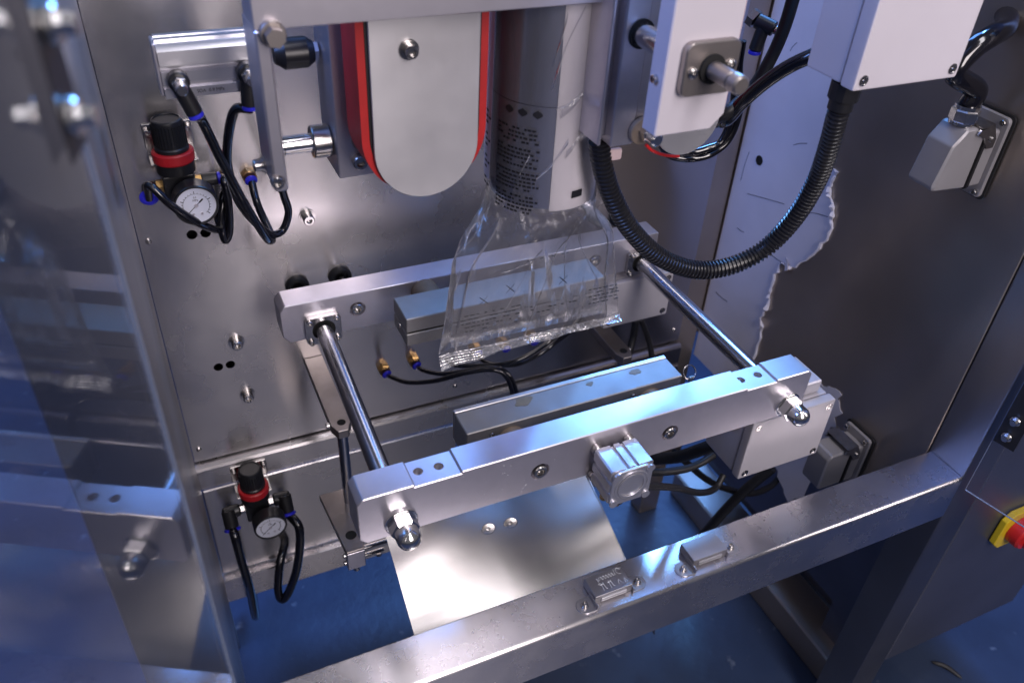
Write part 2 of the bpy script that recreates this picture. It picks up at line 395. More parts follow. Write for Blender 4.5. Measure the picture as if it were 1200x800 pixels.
# front rail
def railm(bm):
    pts = [(0.569, -0.902), (0.5665, -0.8995), (0.510, -0.8995), (0.5062, -0.9015), (0.5042, -0.9055), (0.5042, -0.984), (0.507, -0.984), (0.507, -0.9065), (0.566, -0.9035), (0.566, -0.984), (0.569, -0.984)]
    prism(bm, [(-0.0305, y, z) for y, z in pts], (1.0598, 0, 0))
part('front_rail', railm, 'rail', fr, ang=40)
# ------------------------------------------------------------------ control cabinet beside the frame
cb = thing('control_cabinet', 'dark grey steel cabinet standing right of the frame, behind the red and yellow switch', 'cabinet', (1.28, 0.8, -1.44))
part('cabinet_body', lambda bm: box(bm, (1.1005, 0.507, -1.44), (1.46, 1.1, 0.1), 0.004), 'cabinet', cb)
part('cabinet_foot', lambda bm: box(bm, (1.13, 0.60, -ZO), (1.20, 0.67, -1.4405)), 'cabinet', cb)
part('cabinet_foot', lambda bm: box(bm, (1.38, 0.95, -ZO), (1.44, 1.02, -1.4405)), 'cabinet', cb)
sp = at(1186, 612, Y=0.505)
sw = thing('rotary_switch', 'red rotary isolator knob on a yellow square plate', 'switch', (sp.x, 0.505, sp.z - 0.04))
def oct_(c, s, ch):
    return [(c.x + a * s, 0.505, c.z + b_ * s) for a, b_ in ((-1, -1 + ch), (-1 + ch, -1), (1 - ch, -1), (1, -1 + ch), (1, 1 - ch), (1 - ch, 1), (-1 + ch, 1), (-1, 1 - ch))]
part('plate', lambda bm: prism(bm, oct_(sp, 0.043, 0.35), (0, -0.012, 0), 0.0015), 'yellow', sw)
kn = part('knob', lambda bm: lathe(bm, sp + V(0, -0.0125, 0), (0, -1, 0), [(0, 0), (0.029, 0), (0.029, 0.02), (0.026, 0.024), (0, 0.024)], 28), 'redknob', sw)
part('grip', lambda bm: box(bm, sp + V(-0.0075, -0.050, -0.022), sp + V(0.0075, -0.037, 0.022), 0.003, 2), 'redknob', kn)

# ------------------------------------------------------------------ protective film still stuck to the right side panel
def filmpatch(pts, name, label, th=0.0007, curl=None):
    def f(bm):
        outer = [V(1.0293, p.y, p.z) for p in pts]
        prism(bm, outer, (-th, 0, 0))
    return solo(name, f, 'filmwall', label, 'film')
def torn(pts, amp=0.004, n=5):
    out = []
    for a, b_ in zip(pts, pts[1:]):
        for k in range(n):
            t = k / n; q = a.lerp(b_, t)
            if k: q = q + V(0, random.uniform(-amp, amp), random.uniform(-amp, amp) * 0.6)
            out.append(q)
    out.append(pts[-1]); return out
edge_px = [(1010, 90), (985, 150), (971, 182), (968, 192), (984, 202), (977, 214), (975, 228), (979, 243), (977, 262), (971, 282), (955, 299), (936, 311), (925, 315), (917, 307), (909, 328), (903, 345), (902, 358), (893, 372), (895, 384), (889, 405), (880, 440), (868, 470)]
pts = [at(x, y, X=1.03) for x, y in edge_px]
edge = torn(pts, 0.0035, 4)
poly = [V(1.03, YW + 0.01, -0.28), V(1.03, edge[0].y, -0.28)] + edge + [V(1.03, YW + 0.01, edge[-1].z)]
film1 = filmpatch(poly, 'protective_film', 'large pale blue protective film with a torn edge left on the right side panel')
def curl(edge_, seed):
    rnd = random.Random(seed)
    def f(bm):
        prev = None
        for i, e in enumerate(edge_):
            h = rnd.uniform(0.0010, 0.0045) + (0.004 if rnd.random() < 0.12 else 0)
            ring_ = [V(1.0284, e.y, e.z), V(1.0284 - h * 0.6, e.y + rnd.uniform(-0.001, 0.0015), e.z + rnd.uniform(-0.001, 0.001)), V(1.0284 - h, e.y + 0.002 + h * 0.5, e.z + rnd.uniform(-0.0015, 0.0015))]
            cur = [bm.verts.new(p) for p in ring_]
            if prev:
                for k in range(2): bm.faces.new((prev[k], prev[k + 1], cur[k + 1], cur[k]))
            prev = cur
    return f
part('curled_edge', curl(edge, 3), 'filmwall', film1)
def cuts_(bm):
    for a, b_ in (((876, 227), (919, 239)), ((864, 267), (872, 272)), ((902, 297), (921, 310)), ((944, 248), (970, 254)), ((839, 342), (852, 353)), ((926, 60), (934, 50)), ((878, 178), (868, 212)), ((930, 170), (946, 168))):
        p, q_ = at(*a, X=1.0285), at(*b_, X=1.0285); mid = (p + q_) / 2 + V(0, random.uniform(-.002, .002), random.uniform(-.002, .002))
        tube(bm, [p, mid, q_], 0.0007, 4, 3, flat=0.5)
part('cut_mark', cuts_, 'ink', film1)['kind'] = 'stuff'
e2 = [(948, 438), (965, 452), (984, 458), (988, 484), (972, 505), (980, 530), (960, 560), (925, 590), (905, 540), (930, 470)]
e2 = [at(x, y, X=1.03) for x, y in e2]
filmpatch(torn(e2 + [e2[0]], 0.008, 5)[:-1], 'protective_film', 'small torn film scrap on the side panel behind the front junction box')
# curled slivers along the tear
for i, (x, y) in enumerate(((970, 188), (925, 312), (893, 380))):
    p = at(x, y, X=1.03)
    def f(bm):
        a = [p + V(-0.001, 0.012, 0.012), p + V(-0.006, 0.0, 0.010), p + V(-0.012, -0.010, 0.0), p + V(-0.004, 0.004, -0.012)]
        prism(bm, a, (-0.0006, 0, 0.0003))
    solo('film_sliver', f, 'filmwall', ['curled film sliver at the top of the torn edge, beside the conduit', 'curled film sliver at the bottom corner of the wide torn film', 'curled film sliver above the right end of the front crossbar'][i], 'film sliver', 'curled film slivers')
for i, (x, y) in enumerate(((890, 188), (912, 47))):
    p = at(x, y, X=1.0285)
    b = bmesh.new(); plug(0.009)(b)
    rot = Vector((0, 0, 1)).rotation_difference(Vector((-1, 0, 0))).to_matrix()
    for v in b.verts: v.co = rot @ v.co + p
    part('panel_hole', b, 'hole', fr)

# ================================================================== LOWER JAW CARRIAGE
XL, XR, ZR = 0.1785, 0.7270, -0.739
# front crossbar
fc = thing('front_crossbar', 'wide silver crossbar in front with domed chrome nuts on both ends', 'crossbar', (0.446, 0.63, -0.76))
ZT, ZP = -0.6885, -0.6915
outl = [(0.130, -0.752), (0.138, -0.760), (0.749, -0.760), (0.757, -0.752), (0.757, -0.695), (0.7505, ZT), (0.697, ZT), (0.697, ZP), (0.650, ZP), (0.650, ZT), (0.252, ZT), (0.252, ZP), (0.196, ZP), (0.196, ZT), (0.1375, ZT), (0.130, -0.696)]
cuts = []
pk = [(490, 552), (514, 546), (868, 445), (888, 439)]
for x, y in pk:
    p = at(x, y, Z=ZP); cuts.append((p + V(0, 0, -0.02), p + V(0, 0, 0.01), 0.0058))
sb = [(633, 552), (785, 507)]
for x, y in sb:
    p = at(x, y, Y=0.61); cuts.append((p + V(0, -0.02, 0), p + V(0, 0.0075, 0), 0.0122))
def fbar(bm): prism(bm, [(x, 0.61, z) for x, z in outl], (0, 0.04, 0), 0.0011)
part('bar', fbar, 'alu', fc, cuts=cuts)
for x, y in pk[:2] + pk[2:]:
    p = at(x, y, Z=ZP); place('set_screw', shared('set_screw', lambda bm: lathe(bm, (0, 0, 0), (0, 0, 1), [(0, 0), (0.0055, 0), (0.0055, 0.003), (0.003, 0.003), (0.0028, 0.001), (0, 0.001)], 16), 'bolt'), fc, p + V(0, 0, -0.0135), (0, 0, 1))
for x, y in sb:
    p = at(x, y, Y=0.61); place('socket_bolt', socket_bolt(0.0092), fc, p + V(0, 0.0074, 0), (0, -1, 0))
def acorn(bm):
    lathe(bm, (0, 0, 0), (0, 0, 1), [(0, 0), (0.0190, 0), (0.0195, 0.001), (0.0195, 0.003), (0.0185, 0.0035), (0.010, 0.0035)], 32)
    t = bmesh.new(); lathe(t, (0, 0, 0.0036), (0, 0, 1), [(0.0148, 0), (0.0172, 0.0012), (0.0172, 0.013), (0.0142, 0.0152)], 6); join(bm, t)
    R = 0.0140
    lathe(bm, (0, 0, 0.0036), (0, 0, 1), [(R, 0.0152), (R, 0.024)] + [(R * math.cos(a), 0.024 + 0.0125 * math.sin(a)) for a in [k * PI / 16 for k in range(1, 8)]] + [(0, 0.0365)], 28)
am = shared('dome_nut', acorn, 'chrome')
for x in (XL, XR): place('dome_nut', am, fc, (x, 0.61, ZR), (0, -1, 0), 0.3)

# back crossbar
bc = thing('back_crossbar', 'silver crossbar behind, close to the back panel, carrying two square rod flanges', 'crossbar', (0.446, 1.02, -0.756))
outl = [(0.130, -0.744), (0.140, -0.756), (0.751, -0.756), (0.761, -0.746), (0.761, -0.6915), (0.138, -0.6915), (0.130, -0.701)]
bbp = [(419, 362), (697, 306)]
cuts = [(at(x, y, Y=1.0) + V(0, -0.02, 0), at(x, y, Y=1.0) + V(0, 0.0075, 0), 0.0122) for x, y in bbp]
part('bar', lambda bm: prism(bm, [(x, 1.0, z) for x, z in outl], (0, 0.042, 0), 0.0011), 'alu', bc, cuts=cuts)
for x, y in bbp: place('socket_bolt', socket_bolt(0.0092), bc, at(x, y, Y=1.0) + V(0, 0.0074, 0), (0, -1, 0))
for X_ in (0.1880, 0.7285):
    t = bmesh.new()
    out = rrect(X_, ZR, 0.052, 0.046, 0.006); n = 64
    a_out = []
    for k in range(n):                      # square outline sampled by angle around the bore
        a = 2 * PI * k / n; c, s = math.cos(a), math.sin(a); rr = min(0.026 / max(abs(c), 1e-6), 0.023 / max(abs(s), 1e-6)); rr = min(rr, 0.0315)
        a_out.append((X_ + rr * c, ZR + rr * s))
    ri = 0.0170
    rows = []
    for (yy, rad) in ((0.9995, None), (0.9915, None), (0.9915, ri), (0.9995, ri)):
        rows.append([t.verts.new((px, yy, pz)) if rad is None else t.verts.new((X_ + rad * math.cos(2 * PI * k / n), yy, ZR + rad * math.sin(2 * PI * k / n))) for k, (px, pz) in enumerate(a_out)])
    for A, B in zip(rows, rows[1:]):
        for k in range(n): t.faces.new((A[k], A[(k + 1) % n], B[(k + 1) % n], B[k]))
    fl = part('rod_flange', t, 'bolt', bc)
    for sx in (-1, 1):
        for sz in (-1, 1): place('flange_bolt', socket_bolt(0.0042), fl, (X_ + sx * 0.0195, 0.9914, ZR + sz * 0.0175), (0, -1, 0))
    part('bore_liner', lambda bm: ring(bm, (X_, 0.9945, ZR), (0, 1, 0), 0.0126, 0.0169, 0.004), 'hole', bc)
# rods
for X_, Xf, lb in ((0.1880, XL, 'polished steel guide rod at the left ends of the two crossbars'), (0.7285, XR, 'polished steel guide rod at the right ends of the two crossbars')):
    solo('guide_rod', lambda bm: cyl(bm, (Xf + 0.0005, 0.6502, ZR), (X_, 0.9990, ZR), 0.0124, 32), 'rod', lb, 'rod', 'guide rods between the crossbars')
# push rods with black boots behind the back bar
for x, y, lb in ((349, 336, 'black boot on the back panel, leftmost behind the back crossbar'), (399, 325, 'black boot on the back panel, second behind the back crossbar'), (727, 256, 'black boot on the back panel behind the film bag, beside the conduit')):
    p = at(x, y, Y=YW - 0.006)
    t = thing('push_rod', lb, 'push rod', (p.x, YW, p.z - 0.018), 'push rods through the back panel')
    part('boot', lambda bm: lathe(bm, (p.x, YW - 0.0005, p.z), (0, -1, 0), [(0, 0), (0.0185, 0), (0.0185, 0.006), (0.0165, 0.010), (0.0125, 0.010), (0.0105, 0.004), (0, 0.004)], 32), 'rubber', t)
    part('shaft', lambda bm: cyl(bm, (p.x, YW - 0.0048, p.z), (p.x, 1.0425, p.z), 0.0075, 20), 'rod', t)

# seal jaws
bj = thing('rear_seal_jaw', 'grey steel seal jaw on the front of the back crossbar, split by a dark slot', 'seal jaw', (0.441, 0.93, -0.735))
J0, J1 = 0.284, 0.600
part('upper_jaw', lambda bm: box(bm, (J0, 0.9, -0.7065), (J1, 0.957, -0.683), 0.0012), 'jaw', bj)
part('lower_jaw', lambda bm: box(bm, (J0, 0.9, -0.730), (J1, 0.957, -0.7095), 0.0012), 'jaw', bj)
part('knife_slot', lambda bm: box(bm, (J0 + 0.004, 0.903, -0.7094), (J1 - 0.004, 0.95, -0.7066)), 'hole', bj)
for X_ in (0.345, 0.54):
    bo = part('standoff', lambda bm: cyl(bm, (X_, 0.9572, -0.712), (X_, 0.9995, -0.712), 0.021, 28), 'bronze', bj)
place('end_screw', pan_screw(0.004), bj, (J0, 0.93, -0.712), (-1, 0, 0))
fj = thing('front_seal_jaw', 'stained grey steel seal jaw block behind the front crossbar', 'seal jaw', (0.441, 0.70, -0.755))
part('jaw_block', lambda bm: box(bm, (0.286, 0.680, -0.752), (0.598, 0.7200, -0.7052), 0.0012), 'jaw', fj)
part('face_strip', lambda bm: box(bm, (0.286, 0.7203, -0.752), (0.598, 0.727, -0.7045), 0.0008), 'alu_raw', fj)
for x, y in ((604, 500), (768, 458)):
    p = at(x, y, Y=0.668)
    part('standoff', lambda bm: cyl(bm, (p.x, 0.6505, -0.731), (p.x, 0.6797, -0.731), 0.019, 28), 'bronze', fj)
    place('standoff_screw', pan_screw(0.0035), fj, (p.x - 0.026, 0.6795, -0.716), (0, -1, 0))
random.seed(11)
def stain(cx, cy, r):
    def f(bm):
        pts = []
        for k in range(48):
            a = 2 * PI * k / 48; rr = r * (0.85 + 0.40 * mnoise.noise(V(math.cos(a) * 1.2 + cx * 90, math.sin(a) * 1.2, 3)) + 0.10 * mnoise.noise(V(math.cos(a) * 6, math.sin(a) * 6, cx * 50)))
            pts.append((cx + rr * 1.3 * math.cos(a), cy + rr * 0.8 * math.sin(a), -0.7050))
        prism(bm, pts, (0, 0, 0.0004))
    return f
M['residue'] = mat('burnt_film_residue', (0.20, 0.19, 0.16), 0.2, 0.55, mottle=(120, 0.7), bump=(200, (1, 1, 1), 0.5, 0.001))
for x, y, r in ((612, 468, 0.011), (688, 446, 0.005), (737, 428, 0.007)):
    p = at(x, y, Z=-0.705); part('film_residue', stain(p.x, min(max(p.y, 0.69), 0.7095), r), 'residue', fj)

random.seed(21)
def chips(bm):                              # bright swarf flecks sticking to the bar face
    for k in range(34):
        p = at(random.gauss(585, 32), random.gauss(568, 20), Y=0.6097)
        if not (-0.757 < p.z < -0.694): continue
        r = random.uniform(0.0003, 0.0009); a = random.random() * 3
        u = V(math.cos(a), 0, math.sin(a)) * r; v_ = V(-math.sin(a), 0, math.cos(a)) * r * 0.5
        vs = [bm.verts.new(p + q) for q in (u, v_, -u, V(0, -0.0006, 0))]
        for f in ((0, 1, 3), (1, 2, 3), (2, 0, 3)): bm.faces.new([vs[i] for i in f])
part('swarf', chips, 'marker', fc)['kind'] = 'stuff'
p = at(808, 436, Y=0.76)
wc = thing('wire_clamp', 'small wire ring clamp standing right of the front seal jaw', 'clamp', (p.x, p.y, p.z - 0.02))
part('ring', lambda bm: tube(bm, [p + V(0.011 * math.cos(a), 0.006 * math.sin(a), 0.009 * math.sin(a)) for a in [2 * PI * k / 16 for k in range(17)]], 0.0011, 8, 2), 'bolt', wc)
part('clip', lambda bm: (box(bm, p + V(-0.004, -0.008, -0.012), p + V(0.005, -0.003, -0.004), 0.001), cyl(bm, p + V(0.001, -0.005, -0.0125), p + V(0.001, -0.005, -0.03), 0.003, 12)), 'bolt', wc)
# compact cylinder on the front bar
cc = thing('compact_cylinder', 'square aluminium pneumatic cylinder bolted to the middle of the front crossbar', 'pneumatic cylinder', (0.449, 0.58, -0.766))
CX, CZ, HW = 0.449, -0.7355, 0.0288
def ccprof():
    g = 0.0035
    pts = []
    for (x, z) in ((-1, -1), (1, -1), (1, 1), (-1, 1)): pass
    h = HW
    return [(-h, -h + .006), (-h + .006, -h), (-.012, -h), (-.012, -h + g), (-.006, -h + g), (-.006, -h), (.006, -h), (.006, -h + g), (.012, -h + g), (.012, -h), (h - .006, -h), (h, -h + .006),
            (h, -.012), (h - g, -.012), (h - g, -.006), (h, -.006), (h, .006), (h - g, .006), (h - g, .012), (h, .012), (h, h - .002), (h - .002, h),
            (.009, h), (.009, h - g), (.004, h - g), (.004, h), (-.004, h), (-.004, h - g), (-.009, h - g), (-.009, h), (-h + .002, h), (-h, h - .002),
            (-h, .012), (-h + g, .012), (-h + g, .006), (-h, .006), (-h, -.006), (-h + g, -.006), (-h + g, -.012), (-h, -.012)]
part('barrel', lambda bm: prism(bm, [(CX + x, 0.5605, CZ + z) for x, z in ccprof()], (0, 0.0405, 0)), 'cylalu', cc)
part('end_cap', lambda bm: (prism(bm, [(CX + x, 0.5565, CZ + z) for x, z in rrect(0, 0, 0.0555, 0.0555, 0.010)], (0, 0.0037, 0), 0.0008), [cyl(bm, (CX + sx * 0.0225, 0.5540, CZ + sz * 0.0225), (CX + sx * 0.0225, 0.5563, CZ + sz * 0.0225), 0.0055, 16) for sx in (-1, 1) for sz in (-1, 1)]), 'cylalu', cc)
part('cover_ring', lambda bm: (ring(bm, (CX, 0.5562, CZ), (0, -1, 0), 0.0165, 0.0195, 0.0018), ring(bm, (CX, 0.5562, CZ), (0, -1, 0), 0.0215, 0.0235, 0.0010)), 'cylalu', cc)
for sx in (-1, 1):
    for sz in (-1, 1): part('spacer', lambda bm: cyl(bm, (CX + sx * 0.0225, 0.6013, CZ + sz * 0.0225), (CX + sx * 0.0225, 0.6098, CZ + sz * 0.0225), 0.0072, 18, 0.0008), 'bolt', cc)
def elbow(bm, p, d, r=0.0072, L=0.018):
    cyl(bm, p, Vector(p) + Vector(d).normalized() * L, r, 18, 0.0015)
pe = V(CX - 0.004, 0.574, CZ - HW - 0.0005)
part('elbow_fitting', lambda bm: (cyl(bm, pe, pe + V(0, 0, -0.014), 0.0082, 18, 0.001), cyl(bm, pe + V(0.004, -0.001, -0.008), pe + V(0.034, 0.004, -0.006), 0.0068, 18, 0.001)), 'black', cc)
part('brass_plug', lambda bm: cyl(bm, pe + V(0, 0, -0.0142), pe + V(0, 0, -0.020), 0.0045, 12), 'brass', cc)
part('brass_plug', lambda bm: cyl(bm, pe + V(-0.018, 0.004, 0.0), pe + V(-0.018, 0.004, -0.006), 0.005, 12), 'brass', cc)
part('release_ring', lambda bm: cyl(bm, pe + V(0.0345, 0.004, -0.006), pe + V(0.039, 0.0045, -0.0058), 0.0072, 18, 0.001), 'blue', cc)

# ------------------------------------------------------------------ levers and linkage
for cx, lb in ((0.192, 'brownish steel lever arm on the left, under the left guide rod'), (0.700, 'brownish steel lever arm on the right, under the rear junction box')):
    t = thing('lever_arm', lb, 'lever arm', (cx, 0.955, -1.10), 'lever arms below the guide rods')
    poly = [(cx - 0.015, YW - 0.001, -0.9), (cx - 0.015, 0.962, -0.9), (cx - 0.008, 0.945, -0.9), (cx + 0.008, 0.945, -0.9), (cx + 0.016, 0.962, -0.9), (cx + 0.016, YW - 0.001, -0.9)]
    part('arm', lambda bm: prism(bm, poly, (0, 0, -0.016), 0.0008), 'arm', t)
    part('tie_rod', lambda bm: cyl(bm, (cx + 0.001, 0.961, -0.9165), (cx + 0.001, 0.961, -1.16), 0.0085, 22), 'rod', t)
    place('clamp_bolt', socket_bolt(0.0052), t, (cx - 0.0151, 0.972, -0.908), (-1, 0, 0)) if cx < 0.4 else place('clamp_bolt', socket_bolt(0.0045), t, (cx + 0.0161, 0.972, -0.908), (1, 0, 0))
    part('pin_hole', lambda bm: lathe(bm, (cx + 0.002, 0.964, -0.8999), (0, 0, 1), [(0, 0.0003), (0.0068, 0.0003), (0.0068, 0), (0, 0)], 18), 'hole', t)
lk = thing('chute_pivot', 'aluminium pivot block with screws under the left end of the front crossbar', 'pivot block', (0.175, 0.87, -1.12))
pb = part('block', lambda bm: box(bm, (0.160, 0.855, -1.118), (0.189, 0.872, -1.078), 0.0012), 'alu', lk)
part('bracket_arm', lambda bm: prism(bm, [(0.150, 0.990, -1.074), (0.160, 0.8555, -1.074), (0.1885, 0.8555, -1.074), (0.205, 0.990, -1.074)], (0, 0, -0.012), 0.0008), 'arm', lk)
part('bore', lambda bm: lathe(bm, (0.176, 0.888, -1.0739), (0, 0, 1), [(0, 0.0003), (0.009, 0.0003), (0.009, 0), (0, 0)], 20), 'hole', lk)
for dz in (-0.012, -0.030): place('clamp_screw', socket_bolt(0.004), lk, (0.1598, 0.864, -1.078 + dz), (-1, 0, 0))
part('pivot_shaft', lambda bm: (cyl(bm, (0.1892, 0.866, -1.088), (0.235, 0.866, -1.088), 0.0055, 18), cyl(bm, (0.1892, 0.866, -1.106), (0.222, 0.866, -1.106), 0.0045, 18)), 'bolt', lk)
place('stop_screw', socket_bolt(0.0045), lk, (0.212, 0.860, -1.103), (0, -0.4, -1))
part('lower_pin', lambda bm: cyl(bm, (0.175, 0.864, -1.1185), (0.175, 0.864, -1.130), 0.0055, 14), 'bolt', lk)

# discharge chute
ch = thing('discharge_chute', 'sloping bare steel discharge chute under the front crossbar', 'chute', (0.39, 0.7, -1.12))
mC = 0.6
def onc(x, y): return on(x, y, (0, 0.75, -1.0), Vector((0, -mC, 1)))
def cpt(X_, Y_): return V(X_, Y_, -1.0 + mC * (Y_ - 0.75))
def chutem(bm):
    nx, ny = 16, 14; x0a, x1a, x0b, x1b = 0.206, 0.536, 0.2065, 0.5595
    G = []
    for j in range(ny + 1):
        yy = 0.845 + (0.575 - 0.845) * j / ny; t = j / ny; row = []
        for i in range(nx + 1):
            s = i / nx; p = cpt((x0a + (x0b - x0a) * t) * (1 - s) + (x1a + (x1b - x1a) * t) * s, yy)
            p.z += 0.0060 * math.sin(s * 5.2 + t * 2) * math.sin(t * 4.1 + 1)
            row.append(p)
        G.append(row)
    up = [[bm.verts.new(p) for p in r] for r in G]; dn = [[bm.verts.new(p + V(0, 0.0007, -0.0014)) for p in r] for r in G]
    for j in range(ny):
        for i in range(nx):
            bm.faces.new((up[j][i], up[j][i + 1], up[j + 1][i + 1], up[j + 1][i])); bm.faces.new((dn[j][i], dn[j + 1][i], dn[j + 1][i + 1], dn[j][i + 1]))
    for j in range(ny):
        bm.faces.new((up[j][0], up[j + 1][0], dn[j + 1][0], dn[j][0])); bm.faces.new((up[j][nx], dn[j][nx], dn[j + 1][nx], up[j + 1][nx]))
    for i in range(nx):
        bm.faces.new((up[0][i], dn[0][i], dn[0][i + 1], up[0][i + 1])); bm.faces.new((up[ny][i], up[ny][i + 1], dn[ny][i + 1], dn[ny][i]))
part('sheet', chutem, 'chute', ch, ang=50)
def lip(bm):
    a = cpt(0.5362, 0.845); b_ = cpt(0.5597, 0.575)
    prism(bm, [a, b_, b_ + V(0.004, 0, -0.030), a + V(0.004, 0, -0.030)], (0.0014, 0, 0))
part('side_lip', lip, 'chute', ch)
for x, y in ((572, 620), (598, 612)):
    p = onc(x, y); t_ = (0.845 - p.y) / 0.27; s_ = (p.x - 0.206) / (0.33 + 0.023 * t_)
    p = p + V(0, 0, 0.0004 + 0.0060 * math.sin(s_ * 5.2 + t_ * 2) * math.sin(t_ * 4.1 + 1))
    def weld(bm):
        nrm = Vector((0, -mC, 1)).normalized()
        t = bmesh.new(); lathe(t, (0, 0, 0), nrm, [(0.0095, 0.0), (0.0085, 0.0009), (0.006, 0.0005), (0.0032, 0.0003), (0.0025, 0.0008), (0, 0.001)], 22)
        for v in t.verts: v.co = Vector((v.co.x * 1.25, v.co.y * 0.8, v.co.z)) + p
        join(bm, t)
    part('plug_weld', weld, 'chute', ch)

# ================================================================== JUNCTION BOXES, CONNECTORS
def jbox(name, label, x0, x1, z0, z1, yf, yb, lid, base, screws=(1, 1, 1, 1), mt='boxgrey'):
    t = thing(name, label, 'junction box', base)
    part('box_body', lambda bm: box(bm, (x0 + 0.001, yf + lid + 0.0012, z0 + 0.001), (x1 - 0.001, yb, z1 - 0.001), 0.004, 2), mt, t)
    part('lid', lambda bm: box(bm, (x0, yf, z0), (x1, yf + lid, z1), 0.003, 2), mt, t)
    for sx, sz in ((0, 0), (1, 0), (0, 1), (1, 1)):
        place('lid_screw', plug_screw, t, (x0 + 0.011 if not sx else x1 - 0.011, yf - 0.0002, z0 + 0.011 if not sz else z1 - 0.011), (0, -1, 0))
    return t
def scr(bm): lathe(bm, (0, 0, 0), (0, 0, 1), [(0.0058, 0), (0.0058, 0.0006), (0.0046, 0.0007), (0.0042, 0.0002), (0.0015, 0.0002), (0.0012, 0.0011), (0, 0.0011)], 18)
plug_screw = shared('lid_screw', scr, 'bolt')
jf = jbox('junction_box', 'light grey box under the right end of the front crossbar, lid facing out', 0.7, 0.85, -0.897, -0.785, 0.629, 0.715, 0.016, (0.775, 0.67, -0.897))
part('gland', lambda bm: lathe(bm, (0.6988, 0.668, -0.805), (-1, 0, 0), [(0, 0), (0.0145, 0), (0.0145, 0.008), (0.009, 0.015), (0, 0.016)], 24), 'pink', jf)
part('pinched_bracket', lambda bm: box(bm, (0.74, 0.6512, -0.784), (0.835, 0.712, -0.7615), 0.002), 'boxgrey', jf)
jr = jbox('junction_box', 'light grey box on the right end of the back crossbar, beside the film bag', 0.671, 0.803, -0.864, -0.772, 0.992, 1.06, 0.012, (0.737, 1.03, -0.864))
YT = 0.615
p0 = at(998.6, 108.5, Y=YT); p1 = at(1120, 92, Y=YT)
jt = jbox('junction_box', 'biggest white box, at the top right above the conduit', p0.x, p1.x, p0.z, p0.z + 0.28, YT, YT + 0.075, 0.020, (0.75, 0.65, p0.z), mt='white')
part('conduit_gland', lambda bm: (cyl(bm, (p0.x + 0.022, YT + 0.030, p0.z - 0.0015), (p0.x + 0.022, YT + 0.030, p0.z - 0.020), 0.0165, 12), cyl(bm, (p0.x + 0.022, YT + 0.030, p0.z - 0.0205), (p0.x + 0.022, YT + 0.030, p0.z - 0.032), 0.0135, 20)), 'black', jt)

def connector(name, label, yc, zc, tilt=0.0, exit_up=True):
    """heavy duty connector on the side panel X=1.03: plate, housing, hood, lever, gland"""
    t = thing(name, label, 'connector', (1.03, yc, zc - 0.06))
    def R(p):                                # local: a along -Y (towards the viewer), up z, out -X
        a, o, z = p
        return V(1.0290 - o, yc - a * math.cos(tilt) + z * math.sin(tilt), zc + z * math.cos(tilt) + a * math.sin(tilt))
    def slab(bm, outline, o0, o1, bev=0.0): prism(bm, [R((a, o0, z)) for a, z in outline], R((0, o1, 0)) - R((0, o0, 0)), bev)
    part('gasket', lambda bm: slab(bm, rrect(0, 0, 0.064, 0.118, 0.007), 0, 0.003), 'rubber', t)
    part('base_plate', lambda bm: slab(bm, rrect(0, 0, 0.058, 0.112, 0.006), 0.0032, 0.009, 0.001), 'grey', t)
    for a in (-0.022, 0.022):
        for z in (-0.049, 0.049): place('plate_screw', socket_bolt(0.0042), t, R((a, 0.0090, z)), (-1, 0, 0))
    part('housing', lambda bm: slab(bm, rrect(0, 0, 0.044, 0.080, 0.005), 0.0092, 0.030, 0.001), 'grey', t)
    part('seal', lambda bm: slab(bm, rrect(0, 0, 0.047, 0.084, 0.006), 0.0302, 0.0345), 'rubber', t)
    def hood(bm):
        w0, h0, w1, h1 = 0.043, 0.080, 0.043, 0.072
        if exit_up: prof = [(0.0347, -0.040), (0.094, -0.036), (0.098, -0.030), (0.088, 0.026), (0.070, 0.047), (0.0347, 0.047)]
        else: prof = [(0.0347, -0.040), (0.082, -0.040), (0.086, -0.034), (0.086, 0.030), (0.078, 0.040), (0.0347, 0.040)]
        prism(bm, [R((-0.0215, o, z)) for o, z in prof], R((0.043, 0, 0)) - R((0, 0, 0)), 0.0025)
    part('hood', hood, 'grey', t)
    def lever(bm):
        for a in (-0.0245, 0.0245):
            prism(bm, [R((a - 0.0015, o, z)) for o, z in ((0.018, 0.030), (0.030, 0.050), (0.052, 0.046), (0.056, 0.040), (0.040, 0.034), (0.030, 0.018), (0.018, 0.018))], R((0.003, 0, 0)) - R((0, 0, 0)))
        prism(bm, [R((-0.026, o, z)) for o, z in ((0.030, 0.049), (0.052, 0.0475), (0.054, 0.050), (0.030, 0.052))], R((0.052, 0, 0)) - R((0, 0, 0)))
    lv = part('locking_lever', lever, 'bolt', t)
    for a in (-0.027, 0.027): part('pivot_pin', lambda bm: cyl(bm, R((a - 0.0015, 0.026, 0.030)), R((a + 0.0015, 0.026, 0.030)), 0.004, 12), 'bolt', t)
    if exit_up:
        g0 = R((0, 0.061, 0.0472)); dz = R((0, 0.061, 0.1)) - g0
        dz.normalize()
        part('gland', lambda bm: (cyl(bm, g0, g0 + dz * 0.004, 0.0165, 24), lathe(bm, g0 + dz * 0.0042, dz, [(0, 0), (0.0175, 0), (0.0180, 0.002), (0.0180, 0.014), (0.0165, 0.016), (0, 0.016)], 8), cyl(bm, g0 + dz * 0.0203, g0 + dz * 0.025, 0.0160, 24)), 'chrome', t)
    return t, R
ct, Rt = connector('wall_connector', 'upper grey plug connector on the right side panel with a thick black cable', 0.688, -0.447, 0.0, True)
cw, Rw = connector('wall_connector', 'lower grey plug connector on the right side panel, just above the front rail', 0.692, -1.020, 0.0, False)

